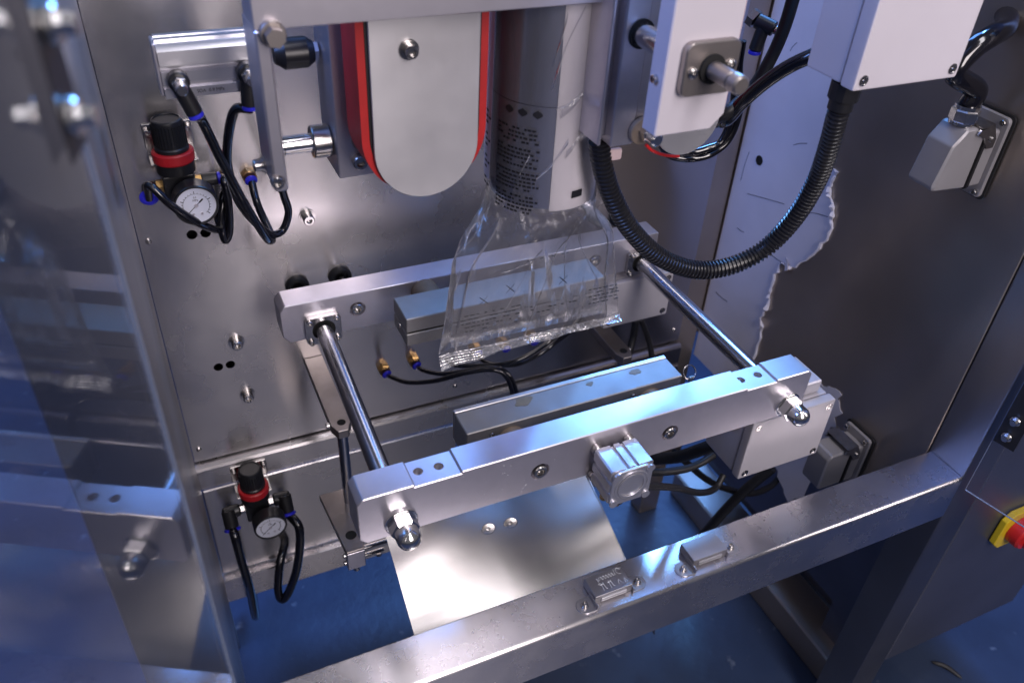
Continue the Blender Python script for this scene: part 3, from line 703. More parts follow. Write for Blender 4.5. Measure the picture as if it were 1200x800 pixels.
# ================================================================== UPPER ASSEMBLY
tb = thing('upper_beam', 'pale aluminium beam across the top edge with a hanging side arm', 'beam', (0.25, 0.75, -0.386))
part('beam', lambda bm: box(bm, (0.1085, 0.740, -0.2300), (0.560, 0.790, -0.12), 0.001), 'alu', tb)
pa = at(325, 226, Y=0.74)
part('side_arm', lambda bm: box(bm, (0.1085, 0.7402, pa.z), (0.1215, 0.800, -0.2302), 0.002), 'alu', tb, cuts=[(at(325, 214, Y=0.74) + V(0, -0.02, 0), at(325, 214, Y=0.74) + V(0, 0.004, 0), 0.0078)])
place('arm_bolt', socket_bolt(0.0062), tb, at(325, 214, Y=0.74) + V(0, 0.0039, 0), (0, -1, 0))
bb = at(323, 45, Y=0.725)
part('beam_bolt', lambda bm: (cyl(bm, V(bb.x, 0.7397, bb.z), V(bb.x, 0.734, bb.z), 0.0115, 18, 0.001), cyl(bm, V(bb.x, 0.7338, bb.z), V(bb.x, 0.722, bb.z), 0.0085, 6)), 'arm', tb)
# pneumatic cylinder upper left
ac = thing('pneumatic_cylinder', 'silver ribbed air cylinder at the top left with two black elbow fittings', 'pneumatic cylinder', (0.068, 0.92, -0.335))
yF = 0.885
def acprof():   # (y, z) outline seen from the left, front face first
    z0, z1 = -0.3345, -0.2800; f = yF
    return [(f + .004, z0), (f - .002, z0), (f - .002, z0 + .010), (f + .002, z0 + .0115), (f + .002, z0 + .0135), (f, z0 + .0145), (f, z0 + .026), (f + .006, z0 + .0275), (f + .006, z0 + .0305), (f, z0 + .032), (f + .001, z0 + .046), (f + .004, z0 + .049),
            (f + .008, z1 - .003), (f + .011, z1 - .003), (f + .012, z1), (f + .020, z1), (f + .021, z1 - .003), (f + .024, z1 - .003), (f + .025, z1), (f + .032, z1), (f + .032, z0)]
part('barrel', lambda bm: prism(bm, [(0.0350, y, z) for y, z in acprof()], (0.0930, 0, 0)), 'cylalu', ac)
part('end_plate', lambda bm: box(bm, (0.0315, yF + 0.003, -0.333), (0.0347, yF + 0.031, -0.281), 0.0008), 'alu', ac)
Mfit = []
for x, y, dx in ((208, 92, 0.008), (288, 82, -0.002)):
    p = at(x, y, Y=yF)
    b = bmesh.new()
    cyl(b, V(p.x, yF - 0.0005, p.z), V(p.x, yF - 0.014, p.z), 0.0105, 18, 0.0015)
    e0 = V(p.x, yF - 0.008, p.z - 0.004); e1 = e0 + V(dx * 1.2, -0.002, -0.030)
    cyl(b, e0, e1, 0.0085, 18, 0.001)
    ef = part('elbow_fitting', b, 'black', ac)
    part('speed_screw', lambda bm: (cyl(bm, V(p.x, yF - 0.0142, p.z), V(p.x, yF - 0.022, p.z), 0.0078, 6), cyl(bm, V(p.x, yF - 0.0222, p.z), V(p.x, yF - 0.036, p.z), 0.0058, 16, 0.001)), 'bolt', ef)
    d = (e1 - e0).normalized()
    part('release_ring', lambda bm: cyl(bm, e1 + d * 0.0002, e1 + d * 0.0045, 0.0082, 18, 0.001), 'blue', ef)
    Mfit.append(e1 + d * 0.003)
def textmesh(body, size, m_, parent, origin, right, up, name):
    cu = bpy.data.curves.new(name, 'FONT'); cu.body = body; cu.size = size; cu.align_x = 'CENTER'; cu.align_y = 'CENTER'; cu.extrude = 0.0001
    o = bpy.data.objects.new(name, cu); COL.objects.link(o)
    dg = bpy.context.evaluated_depsgraph_get(); dg.update()
    me = bpy.data.meshes.new_from_object(o.evaluated_get(dg)); bpy.data.objects.remove(o); bpy.data.curves.remove(cu)
    right = Vector(right).normalized(); up = Vector(up).normalized(); n = right.cross(up)
    b = base_of(parent)
    for v in me.vertices: v.co = Vector(origin) + right * v.co.x + up * v.co.y + n * v.co.z - b
    me.materials.clear(); me.materials.append(M[m_])
    r = bpy.data.objects.new(name, me); COL.objects.link(r); r.parent = parent; return r
textmesh('SDA  0.9 MPa', 0.0048, 'ink', ac, (0.079, yF - 0.0023, -0.3293), (1, 0, 0), (0, 0, 1), 'label_print')
# coupling between cylinder rod and left bracket
cp = thing('rod_coupling', 'black floating joint between the air cylinder and the left bracket', 'coupling', (0.145, 0.905, -0.30))
q = at(345, 62, Y=0.905)
part('joint', lambda bm: lathe(bm, (q.x - 0.022, 0.905, q.z), (1, 0, 0), [(0, 0), (0.010, 0), (0.012, 0.004), (0.0165, 0.010), (0.0165, 0.034), (0.011, 0.042), (0, 0.042)], 24), 'black', cp)
part('threaded_end', lambda bm: cyl(bm, (q.x + 0.0202, 0.905, q.z), (0.1965, 0.905, q.z), 0.0052, 14), 'bolt', cp)
part('lock_nut', lambda bm: lathe(bm, (0.187, 0.905, q.z), (1, 0, 0), [(0, 0), (0.0105, 0), (0.0105, 0.009), (0, 0.009)], 6), 'chrome', cp)
# left bracket and shaft
lb_ = thing('left_bracket', 'tall pale bracket plate behind the left film pull belt', 'bracket', (0.215, 0.89, -0.437))
part('plate', lambda bm: box(bm, (0.1985, 0.860, -0.4376), (0.245, 0.927, -0.20), 0.0012), 'alu', lb_)
part('cover', lambda bm: prism(bm, [(x, 0.8600, z) for x, z in rrect(0.231, -0.355, 0.032, 0.10, 0.010)], (0, -0.005, 0), 0.001), 'arm', lb_)
place('pivot_bolt', socket_bolt(0.0085), lb_, (0.222, 0.8598, -0.418), (0, -1, 0))
sh = at(355, 168, Y=0.89)
ss = thing('bracket_shaft', 'short chromed shaft with a collar joining side arm and left bracket', 'shaft', (0.16, 0.89, sh.z - 0.012))
part('shaft', lambda bm: cyl(bm, (0.1218, 0.89, sh.z), (0.198, 0.89, sh.z), 0.0105, 28), 'chrome', ss)
part('collar', lambda bm: cyl(bm, (0.177, 0.89, sh.z), (0.1972, 0.89, sh.z), 0.0185, 32, 0.001), 'bolt', ss)
part('seam_ring', lambda bm: cyl(bm, (0.145, 0.89, sh.z), (0.1458, 0.89, sh.z), 0.0107, 28), 'hole', ss)
place('end_bolt', socket_bolt(0.0075), ss, (0.1205, 0.798, sh.z + 0.045), (-1, 0, 0)) if False else None
pe2 = at(303, 178, X=0.1083)
place('end_bolt', washer_bolt(0.0062), tb, (0.1084, min(max(pe2.y, 0.752), 0.785), pe2.z), (-1, 0, 0))

# film pull belts
def belt_unit(name, label, cx, mirror, yF=0.785):
    t = thing(name, label, 'belt drive', (cx, 0.81, -0.45))
    zc, r = (-0.3775, 0.0578) if not mirror else (-0.389, 0.046)
    zb = zc + 0.014; k_ = r / 0.0578
    def stadium(r_, top=-0.10, n=26, zc=zc):
        r_ *= k_ if r_ != r else 1
        return [(cx + r_, top)] + [(cx + r_ * math.cos(a), zc + r_ * math.sin(a)) for a in [-PI * k / n for k in range(n + 1)]] + [(cx - r_, top)]
    pl_ = part('face_plate', lambda bm: prism(bm, [(x, yF, z) for x, z in stadium(r)], (0, 0.004, 0), 0.0006), 'wall' if False else 'plate', t)
    place('plate_bolt', washer_bolt(0.0068), pl_, at(479, 58, Y=yF - 0.0005) if not mirror else (cx, yF - 0.0005, -0.26), (0, -1, 0))
    def band(bm, ri, ro, y0, y1):
        A = stadium(ri, zc=zb); B = stadium(ro, zc=zb); n = len(A)
        q_ = [[bm.verts.new((x, y, z)) for x, z in S] for S, y in ((A, y0), (B, y0), (B, y1), (A, y1))]
        for k in range(n - 1):
            for j in range(4): bm.faces.new((q_[j][k], q_[j][k + 1], q_[(j + 1) % 4][k + 1], q_[(j + 1) % 4][k]))
    part('timing_belt', lambda bm: band(bm, 0.0572, 0.0605, 0.7895, 0.842), 'rubber', t)
    part('red_belt', lambda bm: band(bm, 0.0607, 0.0690, 0.7905, 0.845), 'red', t)
    part('back_plate', lambda bm: prism(bm, [(x, 0.8460, z) for x, z in stadium(0.054, zc=zb)], (0, 0.006, 0)), 'alu', t)
    part('pulley', lambda bm: cyl(bm, (cx, 0.7925, zb), (cx, 0.843, zb), 0.056 * k_, 40), 'bolt', t)
    return t
belt_unit('pull_belt', 'left film pull belt, red edged with a rounded grey face plate', 0.2775, False)
belt_unit('pull_belt', 'right film pull belt, mostly hidden behind the white motor plate', 0.6120, True)
# right bracket stack
rb = thing('right_bracket', 'violet tinted bracket block right of the forming tube with a bronze bush', 'bracket', (0.475, 0.74, -0.373))
part('edge_plate', lambda bm: box(bm, (0.4455, 0.718, -0.3715), (0.4495, 0.765, -0.10), 0.001), 'alu', rb)
part('block', lambda bm: box(bm, (0.4600, 0.715, -0.3735), (0.4870, 0.748, -0.10), 0.001), 'alu', rb)
part('block', lambda bm: box(bm, (0.4874, 0.717, -0.3730), (0.5150, 0.746, -0.10), 0.001), 'alu', rb)
part('web', lambda bm: box(bm, (0.4496, 0.730, -0.366), (0.4599, 0.742, -0.10)), 'alu', rb)
p = at(750, 152, Y=0.7145)
part('bronze_bush', lambda bm: cyl(bm, (p.x, 0.7146, p.z), (p.x, 0.708, p.z), 0.0148, 28, 0.001), 'bronze', rb)
part('bush_bolt', lambda bm: (cyl(bm, (p.x + 0.003, 0.7078, p.z), (p.x + 0.003, 0.698, p.z), 0.0088, 6), cyl(bm, (p.x + 0.003, 0.6978, p.z), (p.x + 0.003, 0.683, p.z), 0.0074, 18, 0.002)), 'chrome', rb)
p = at(752, 40, Y=0.7145)
part('cross_rod', lambda bm: cyl(bm, (p.x, 0.7146, p.z), (p.x, 0.6437, p.z), 0.0112, 28), 'chrome', rb)
part('rod_seat', lambda bm: ring(bm, (p.x, 0.7147, p.z), (0, -1, 0), 0.0114, 0.0148, 0.0015), 'hole', rb)
mp_ = thing('motor_plate', 'white mounting plate at the top right with a shaft sticking out of a square flange', 'mounting plate', (0.485, 0.63, -0.320))
part('plate', lambda bm: prism(bm, [(0.4465, 0.62, -0.06), (0.4465, 0.62, -0.3205), (0.510, 0.62, -0.3205), (0.5240, 0.62, -0.3065), (0.5240, 0.62, -0.06)], (0, 0.0235, 0), 0.0012), 'white', mp_)
place('side_screw', socket_bolt(0.0040), mp_, (0.4464, 0.632, -0.268), (-1, 0, 0))
fcx, fcz = 0.4915, -0.2565
pf = part('shaft_flange', lambda bm: prism(bm, [(x, 0.6198, z) for x, z in rrect(fcx, fcz, 0.060, 0.050, 0.008)], (0, -0.008, 0), 0.0012), 'arm', mp_)
for sx in (-1, 1): place('flange_screw', pan_screw(0.0056), pf, (fcx + sx * 0.0205, 0.6117, fcz + sx * 0.002), (0, -1, 0))
part('shaft_seal', lambda bm: cyl(bm, (fcx, 0.6118, fcz), (fcx, 0.609, fcz), 0.0138, 28), 'hole', mp_)
part('output_shaft', lambda bm: cyl(bm, (fcx, 0.6088, fcz), (fcx, 0.580, fcz), 0.0085, 24, 0.001), 'arm', mp_)
part('shaft_cap', lambda bm: cyl(bm, (fcx, 0.5798, fcz), (fcx, 0.566, fcz), 0.0090, 24, 0.002), 'arm', mp_)
p = at(719, 181, Y=0.735)
solo('tape_tag', lambda bm: (box(bm, p + V(-0.009, -0.003, -0.007), p + V(0.010, 0.004, 0.007), 0.003, 2), box(bm, p + V(-0.011, 0.0, 0.0075), p + V(-0.004, 0.004, 0.014), 0.001)), 'pink', 'crumpled pinkish tape tag hanging under the right bracket', 'tag')
# small fitting with elbow, top right behind plate
p = at(882, 22, Y=0.90)
sf = thing('air_fitting', 'small steel and black elbow air fitting right of the white motor plate', 'air fitting', (p.x, p.y, p.z - 0.03))
part('nut', lambda bm: lathe(bm, p + V(-0.004, 0.0, 0.004), (0.35, -0.85, -0.35), [(0, 0), (0.012, 0), (0.012, 0.010), (0, 0.010)], 6), 'bolt', sf)
part('elbow', lambda bm: (cyl(bm, p + V(0, -0.009, 0), p + V(0.014, -0.030, -0.006), 0.010, 18, 0.001), cyl(bm, p + V(0.006, -0.018, -0.004), p + V(0.000, -0.018, -0.036), 0.009, 18, 0.001)), 'black', sf)
part('adjuster', lambda bm: cyl(bm, p + V(0.0142, -0.0305, -0.006), p + V(0.022, -0.043, -0.010), 0.0058, 14, 0.001), 'bolt', sf)
part('release_ring', lambda bm: cyl(bm, p + V(0, -0.018, -0.0362), p + V(0, -0.018, -0.041), 0.0085, 16, 0.001), 'blue', sf)

# ================================================================== FORMING TUBE AND FILM BAG
TX, TY, TR = 0.438, 0.825, 0.0635
ZTB = -0.468
ft = thing('forming_tube', 'upright polished forming tube wrapped in clear and white printed film', 'forming tube', (TX, TY, ZTB))
part('tube', lambda bm: lathe(bm, (TX, TY, ZTB + 0.002), (0, 0, 1), [(TR - 0.0015, 0), (TR, 0), (TR, 0.34), (TR - 0.0015, 0.34), (TR - 0.0015, 0)], 64), 'tube', ft)
a_cam = math.atan2(-TY, -TX)                # direction from the tube axis to the eye
def arc(bm, r, t0, t1, z0, z1, n=24, zs=1, th=0.0003, slope=0.0):
    """curved sheet; t in degrees measured from the eye direction, + = right in the picture"""
    rows = []
    for j in range(zs + 1):
        for rr in (r, r - th):
            row = []
            for k in range(n + 1):
                a = a_cam + math.radians(t0 + (t1 - t0) * k / n); z = z0 + (z1 - z0) * j / zs + slope * (k / n) * (1 if j == 0 else 0)
                row.append(bm.verts.new((TX + rr * math.cos(a), TY + rr * math.sin(a), z)))
            rows.append(row)
    for j in range(zs):
        o0, i0, o1, i1 = rows[2 * j], rows[2 * j + 1], rows[2 * j + 2], rows[2 * j + 3]
        for k in range(n):
            bm.faces.new((o0[k], o0[k + 1], o1[k + 1], o1[k])); bm.faces.new((i0[k], i1[k], i1[k + 1], i0[k + 1]))
part('white_film_band', lambda bm: arc(bm, TR + 0.0018, 10, 120, ZTB, -0.13, 30), 'filmwhite', ft)
part('pale_film_edge', lambda bm: arc(bm, TR + 0.0076, -125, -60, ZTB + 0.02, -0.13, 20), 'filmpale', ft)
part('clear_film', lambda bm: arc(bm, TR + 0.0030, -128, 128, ZTB - 0.004, -0.13, 60, 12), 'film', ft)
random.seed(5)
def onband(bm, t0, t1, z0, z1, r=TR + 0.0034): arc(bm, r, t0, t1, z0, z1, 2, 1, 0.0002)
def print_marks(bm):
    z = -0.352
    for k in range(3):                      # row of three round symbols
        c = -38 + k * 15
        for j in range(10):
            a = 2 * PI * j / 10
        u_ = [math.sin(PI * (q + .5) / 9) for q in range(9)]
        for q in range(9): arc(bm, TR + 0.0034, c - 4.8 * u_[q], c + 4.8 * u_[q], z - 0.0045 + q * 0.001, z - 0.0035 + q * 0.001, 3)
    zz = -0.366
    for row in range(19):                   # block of small print
        t = -52; zz -= 0.0050 if row not in (4, 9, 14) else 0.0088
        while t < -4 - (row % 3) * 2:
            wd = random.uniform(2.0, 4.2)
            if random.random() < 0.86: onband(bm, t, t + wd, zz - 0.0012, zz + 0.0012)
            t += wd + random.uniform(0.9, 1.8)
    for row in range(14):
        zc = -0.366 - row * 0.0068
        if row % 4 == 3: continue
        onband(bm, -72, -66, zc - 0.0012, zc + 0.0014, TR + 0.0082)
        if row % 2: onband(bm, -64, -60, zc - 0.0012, zc + 0.0014, TR + 0.0082)
    arc(bm, TR + 0.0034, -70, 10, -0.3425, -0.3421, 20)
part('film_print', print_marks, 'ink', ft)['kind'] = 'stuff'
pz = at(672, 216, Y=0.782)
part('register_mark', lambda bm: arc(bm, TR + 0.0034, 33, 46, pz.z - 0.0045, pz.z + 0.0045, 4), 'ink', ft, label='black register mark on the white film band')
def streaks(bm):                            # loose folds of film lying over the tube
    for t0, t1, z0, z1, w0, w1 in ((2, 26, -0.325, -0.240, 0.010, 0.004), (14, 44, -0.355, -0.318, 0.012, 0.003), (4, 12, -0.300, -0.238, 0.004, 0.009), (8, 40, -0.345, -0.330, 0.003, 0.005), (20, 46, -0.402, -0.370, 0.010, 0.002), (-4, 24, -0.428, -0.385, 0.003, 0.008), (-30, -14, -0.460, -0.400, 0.002, 0.005)):
        prev = None
        for k in range(17):
            q = k / 16; a = a_cam + math.radians(t0 + (t1 - t0) * q + 1.5 * math.sin(5 * q + z0 * 90)); r = TR + 0.0036 + 0.0008 * math.sin(7 * q)
            wd = w0 + (w1 - w0) * q; zc_ = z0 + (z1 - z0) * q
            cur = [bm.verts.new((TX + (r + dr) * math.cos(a), TY + (r + dr) * math.sin(a), zc_ + dz)) for dz, dr in ((0, 0), (wd * 0.5, 0.0012), (wd, 0))]
            if prev:
                for e in range(2): bm.faces.new((prev[e], prev[e + 1], cur[e + 1], cur[e]))
            prev = cur
part('film_fold', streaks, 'filmcrease', ft)

bag = thing('film_bag', 'clear plastic film bag with small print hanging from the forming tube', 'plastic bag', (0.44, 0.825, -0.712))
ZB = -0.694
def smooth(t):
    t = min(1.0, max(0.0, t)); return t * t * (3 - 2 * t)
def lerpz(tab, z):                          # tab: (z, value) from top to bottom
    if z >= tab[0][0]: return tab[0][1]
    for (z0, v0), (z1, v1) in zip(tab, tab[1:]):
        if z >= z1: return v0 + (v1 - v0) * (z0 - z) / (z0 - z1)
    return tab[-1][1]
def tab(px, Y): return [(q.z, q.x) for q in (at(x, y, Y=Y) for x, y in px)]
OL = tab(((553, 214), (544, 258), (544, 280), (531, 299), (525, 350), (519, 390), (514, 412)), TY)
OR = tab(((704, 232), (717, 252), (720, 307), (724, 362)), TY)
FL = tab(((566, 222), (556, 270), (548, 320), (541, 370), (536, 404)), TY - 0.016)
FR = tab(((694, 240), (707, 262), (710, 310), (714, 368)), TY - 0.016)
def bagpt(s, t):
    # s 0..1 once round, starting at the right outer edge and running along the front to the left, then back
    z = (ZTB - 0.004) + (ZB - ZTB + 0.004) * t
    k = smooth(t * 2.6)
    xl, xr, fl, fr_ = lerpz(OL, z), lerpz(OR, z), lerpz(FL, z), lerpz(FR, z)
    d = 0.026 * (1 - smooth(t * 1.05)) + 0.007
    P = [(xr, TY), (fr_, TY - d), (fl, TY - d), (xl, TY), (fl, TY + d), (fr_, TY + d), (xr, TY)]
    S = (0, 0.06, 0.44, 0.5, 0.56, 0.94, 1.0)
    for i in range(6):
        if s <= S[i + 1]:
            u = (s - S[i]) / (S[i + 1] - S[i]); x = P[i][0] + (P[i + 1][0] - P[i][0]) * u; y = P[i][1] + (P[i + 1][1] - P[i][1]) * u; break
    a = -2 * PI * s; r0 = TR + 0.0042
    cx_, cy_ = TX + r0 * math.cos(a), TY + r0 * math.sin(a)
    x = cx_ + (x - cx_) * k; y = cy_ + (y - cy_) * k
    env = math.sin(PI * min(1, max(0, t))) ** 0.7
    front = 1 if s < 0.5 else 0.6
    v = (x - TX) / (0.07 + 0.07 * t)        # runs along the pleats, which fan out from the mouth
    w_ = 0.0035 * (0.3 - abs(mnoise.noise(V(v * 2.1 + 3.3, t * 0.9, 1.5 + front)))) * 2 + 0.0022 * (0.25 - abs(mnoise.noise(V(v * 5.2, t * 1.4 + v, 4.2)))) * 2 + 0.003 * mnoise.noise(V(x * 14, z * 14, 2))
    edge_ = 1 - smooth((abs(((s % 0.5) - 0.25) * 4) - 0.7) / 0.3) * 0.8
    return V(x, y + w_ * env * edge_ * (1 if s < 0.5 else -1), z)
def bagm(bm):
    ns, nt_ = 150, 56
    SS = sorted(set([i / ns for i in range(ns)] + [0.06, 0.44, 0.5, 0.56, 0.94]))
    rows = []
    for j in range(nt_ + 1): rows.append([bm.verts.new(bagpt(q, j / nt_)) for q in SS])
    n = len(SS)
    for A, B in zip(rows, rows[1:]):
        for i in range(n): bm.faces.new((A[i], A[(i + 1) % n], B[(i + 1) % n], B[i]))
part('bag_film', bagm, 'film', bag, ang=38)
def seal(bm):                               # crimped end seal, tipped towards the viewer
    n = 110; rows = []; XA, XB = bagpt(0.5, 1).x - 0.001, bagpt(0, 1).x + 0.001
    nr = 10
    for j in range(nr + 1):
        u = j / nr; row = []
        for i in range(n + 1):
            q = i / n; drop = 0.0065 + 0.012 * (1 - q) ** 4
            row.append(bm.verts.new((XA + (XB - XA) * q, TY - 0.003 - 0.010 * u + (0.0007 if j % 2 else -0.0007) + 0.003 * mnoise.noise(V(q * 7, u * .6, 0)), ZB - drop * u * (1 + 0.25 * mnoise.noise(V(q * 8, 5, 1))) + 0.001 * mnoise.noise(V(q * 15, 3, 0)))))
        rows.append(row)
    for A, B in zip(rows, rows[1:]):
        for i in range(n): bm.faces.new((A[i], A[i + 1], B[i + 1], B[i]))
part('end_seal', seal, 'filmcrease', bag, ang=30)
def gusset(bm):                             # bright folded edges from the mouth to the corners
    for s_, w_ in ((0.06, 0.0011), (0.44, 0.0013), (0.5, 0.0007), (0.0, 0.0006)):
        tube(bm, [bagpt(s_, t) + V(0, -0.0008, 0) for t in [0.06 + 0.93 * k / 16 for k in range(17)]], w_, 6, 3)
    for s0, s1, t0, t1, w_ in ((0.17, 0.27, 0.04, 0.98, 0.0007), (0.20, 0.16, 0.05, 0.9, 0.0004), (0.26, 0.36, 0.30, 0.95, 0.0005), (0.19, 0.09, 0.06, 0.62, 0.0004), (0.36, 0.27, 0.42, 0.40, 0.0004)):
        tube(bm, [bagpt(s0 + (s1 - s0) * k / 14, t0 + (t1 - t0) * k / 14) + V(0, -0.0006, 0) for k in range(15)], w_, 6, 3)
    tube(bm, [V(bagpt(0.5 - 0.5 * k / 20, 1).x, TY - 0.006, ZB + 0.0012 * math.sin(k * 1.7)) for k in range(21)], 0.0011, 6, 3)
part('crease', gusset, 'filmcrease', bag)
def bagprint(bm):
    def mark(s0, t0, s1, t1, w_=0.0011):
        a, b_ = bagpt(s0, t0) + V(0, -0.0014, 0), bagpt(s1, t1) + V(0, -0.0014, 0)
        tube(bm, [a, b_], w_, 4, 0, flat=0.25)
    # crosses
    for x, y in ((598, 338), (660, 328), (567, 352)):
        p = at(x, y, Y=0.806); h = 0.0058
        for dx in (-1, 1): tube(bm, [p + V(-h * dx, 0, -h), p + V(h * dx, 0, h)], 0.0007, 4, 0, flat=0.4)
    random.seed(8)
    for (x0, x1, y0, y1, rows, dens) in ((540, 605, 372, 390, 5, 0.6), (600, 680, 372, 364, 3, 0.35), (690, 722, 340, 356, 5, 0.8), (618, 665, 306, 303, 1, 0.9)):
        for r_ in range(rows):
            xx = x0
            while xx < x1:
                wd = random.uniform(2, 6)
                if random.random() < dens:
                    yy = y0 + (y1 - y0) * r_ / max(1, rows - 1) - (xx - x0) * 0.21
                    p = at(xx, yy, Y=0.806); q_ = at(xx + wd, yy - wd * 0.21, Y=0.806)
                    tube(bm, [p, q_], 0.0007, 4, 0, flat=0.4)
                xx += wd + random.uniform(1, 2.5)
part('bag_print', bagprint, 'ink', bag)['kind'] = 'stuff'

# ================================================================== PRESSURE REGULATORS
def regulator(label, c, elbows):
    """c: centre of the red collar"""
    t = thing('pressure_regulator', label, 'pressure regulator', (c.x, c.y, c.z - 0.075), 'air pressure regulators')
    part('knob', lambda bm: lathe(bm, c + V(0, 0, 0.008), (0, 0, 1), [(0, 0), (0.0215, 0), (0.0215, 0.004), (0.0200, 0.006)] + [(0.0200, 0.036), (0.0185, 0.041), (0.0165, 0.042), (0.0160, 0.0405), (0, 0.0405)], 32), 'black', t)
    def ribs(bm):
        for k in range(32):
            a = 2 * PI * k / 32; u = V(math.cos(a), math.sin(a), 0)
            tube(bm, [c + u * 0.0199 + V(0, 0, 0.016), c + u * 0.0199 + V(0, 0, 0.044)], 0.0010, 5, 0)
    part('knob_ribs', ribs, 'black', t)
    part('collar', lambda bm: lathe(bm, c + V(0, 0, -0.007), (0, 0, 1), [(0, 0), (0.0255, 0), (0.0265, 0.002), (0.0265, 0.013), (0.0245, 0.0148), (0.0215, 0.0148), (0, 0.0148)], 36), 'redring', t)
    part('body', lambda bm: (cyl(bm, c + V(0, 0, -0.022), c + V(0, 0, -0.0073), 0.0245, 32), box(bm, c + V(-0.0205, -0.019, -0.062), c + V(0.0205, 0.020, -0.0222), 0.003, 2)), 'black', t)
    br = part('bracket', lambda bm: (box(bm, (c.x - 0.031, c.y + 0.031, c.z - 0.004), (c.x + 0.031, c.y + 0.0335, c.z + 0.032), 0.0008), box(bm, (c.x - 0.030, c.y - 0.006, c.z - 0.0105), (c.x + 0.030, c.y + 0.0312, c.z - 0.0082), 0.0006)), 'bolt', t)
    for sx in (-1, 1): place('bracket_screw', washer_bolt(0.0042), br, (c.x + sx * 0.0255, c.y + 0.0309, c.z + 0.022), (0, -1, 0))
    # gauge
    g = c + V(0.013, -0.020, -0.050); gd = V(0.0, -1, 0.0)
    part('gauge_stem', lambda bm: cyl(bm, g, g + gd * 0.008, 0.008, 16), 'black', t)
    ga = part('gauge', lambda bm: lathe(bm, g + gd * 0.0082, gd, [(0, 0), (0.020, 0), (0.0285, 0.004), (0.0285, 0.026), (0.0275, 0.028), (0.0255, 0.028), (0.0250, 0.025), (0, 0.025)], 44), 'black', t)
    fy = g + gd * 0.0335
    part('dial', lambda bm: lathe(bm, fy, gd, [(0, 0), (0.0250, 0), (0.0250, 0.0006), (0, 0.0006)], 40), 'dial', ga)
    def scale(bm):
        o = fy + gd * 0.0009
        def P(a, r): return o + V(math.cos(a) * r, 0, math.sin(a) * r)
        n = 40; a0, a1 = math.radians(222), math.radians(-42)
        arcp = [P(a0 + (a1 - a0) * k / n, 0.0165) for k in range(n + 1)]
        tube(bm, arcp, 0.00035, 4, 0, flat=0.4)
        for k in range(21):
            a = a0 + (a1 - a0) * k / 20; tube(bm, [P(a, 0.0165), P(a, 0.0205 if k % 5 == 0 else 0.0185)], 0.0003 if k % 5 else 0.0005, 4, 0, flat=0.4)
        tube(bm, [P(a0, 0.019), o, P(a0 + PI, 0.006)], 0.00045, 4, 0, flat=0.5)
        tube(bm, [P(a0 + PI, 0.006), P(a0 + PI, 0.0125)], 0.0013, 5, 0, flat=0.4)
    part('scale_and_needle', scale, 'ink', ga)
    part('hub', lambda bm: cyl(bm, fy + gd * 0.0007, fy + gd * 0.002, 0.0026, 14), 'alu', ga)
    for dx in (-0.0055, 0.0055): part('dial_screw', lambda bm: cyl(bm, fy + gd * 0.0007 + V(dx, 0, -0.0125), fy + gd * 0.0015 + V(dx, 0, -0.0125), 0.0018, 12), 'alu', ga)
    for body_, r_, dx, dz in (('MPa', 0.0052, 0, 0.0085), ('0', 0.0042, -0.0125, -0.0135), ('0.5', 0.0042, 0.0, 0.0135), ('1', 0.0042, 0.0125, -0.0135)):
        textmesh(body_, r_ * 0.8, 'ink', ga, fy + gd * 0.0008 + V(dx * 0.9, 0, dz * 0.85), (1, 0, 0), (0, 0, 1), 'dial_print')
    ends = []
    for sgn in (-1, 1):
        q0 = c + V(sgn * 0.0207, 0, -0.042)
        part('brass_nipple', lambda bm: lathe(bm, q0, (sgn, 0, 0), [(0, 0), (0.0092, 0), (0.0092, 0.008), (0, 0.008)], 6), 'brass' if not elbows else 'bolt', t)
        q1 = q0 + V(sgn * 0.0082, 0, 0)
        if elbows:
            c1 = q1 + V(sgn * 0.020, -0.002, 0.0)
            e1 = c1 + V(0, -0.015, -0.022)
            part('elbow', lambda bm: (cyl(bm, q1, c1 + V(sgn * 0.010, 0, 0), 0.0115, 20, 0.003), cyl(bm, c1 + V(0, 0, 0.008), e1, 0.0122, 20, 0.002)), 'black', t)
            d = (e1 - c1).normalized()
            part('release_ring', lambda bm: lathe(bm, e1 + d * 0.0002, d, [(0, 0), (0.0110, 0), (0.0145, 0.002), (0.0145, 0.0045), (0.0095, 0.007), (0, 0.007)], 24), 'blue', t)
            ends.append(e1 + d * 0.003)
        elif sgn < 0:
            e1 = q1 + V(-0.014, -0.004, -0.004)
            part('elbow', lambda bm: (cyl(bm, q1, q1 + V(-0.014, 0, 0), 0.0085, 18, 0.001), cyl(bm, q1 + V(-0.010, 0.004, 0), q1 + V(-0.012, -0.018, -0.003), 0.0085, 18, 0.001)), 'black', t)
            d = V(-0.1, -1, -0.2).normalized(); e1 = q1 + V(-0.012, -0.0185, -0.003)
            part('release_ring', lambda bm: lathe(bm, e1, d, [(0, 0), (0.0085, 0), (0.0118, 0.002), (0.0118, 0.004), (0.0075, 0.006), (0, 0.006)], 24), 'blue', t)
            ends.append(e1 + d * 0.004)
        else:
            e1 = q1 + V(0.020, 0, 0)
            part('elbow', lambda bm: cyl(bm, q1, e1, 0.0088, 18, 0.001), 'black', t)
            part('release_ring', lambda bm: cyl(bm, e1 + V(0.0002, 0, 0), e1 + V(0.005, 0, 0), 0.0085, 18, 0.001), 'blue', t)
            ends.append(e1 + V(0.003, 0, 0))
    return t, ends
cA = at(203, 181, Y=YW - 0.0340); cB = at(297, 572, Y=1.0925)
rA, eA = regulator('upper black pressure regulator with red collar and dial, below the ribbed air cylinder', cA, False)
rB, eB = regulator('lower black pressure regulator with red collar and dial, below the back panel', cB, True)

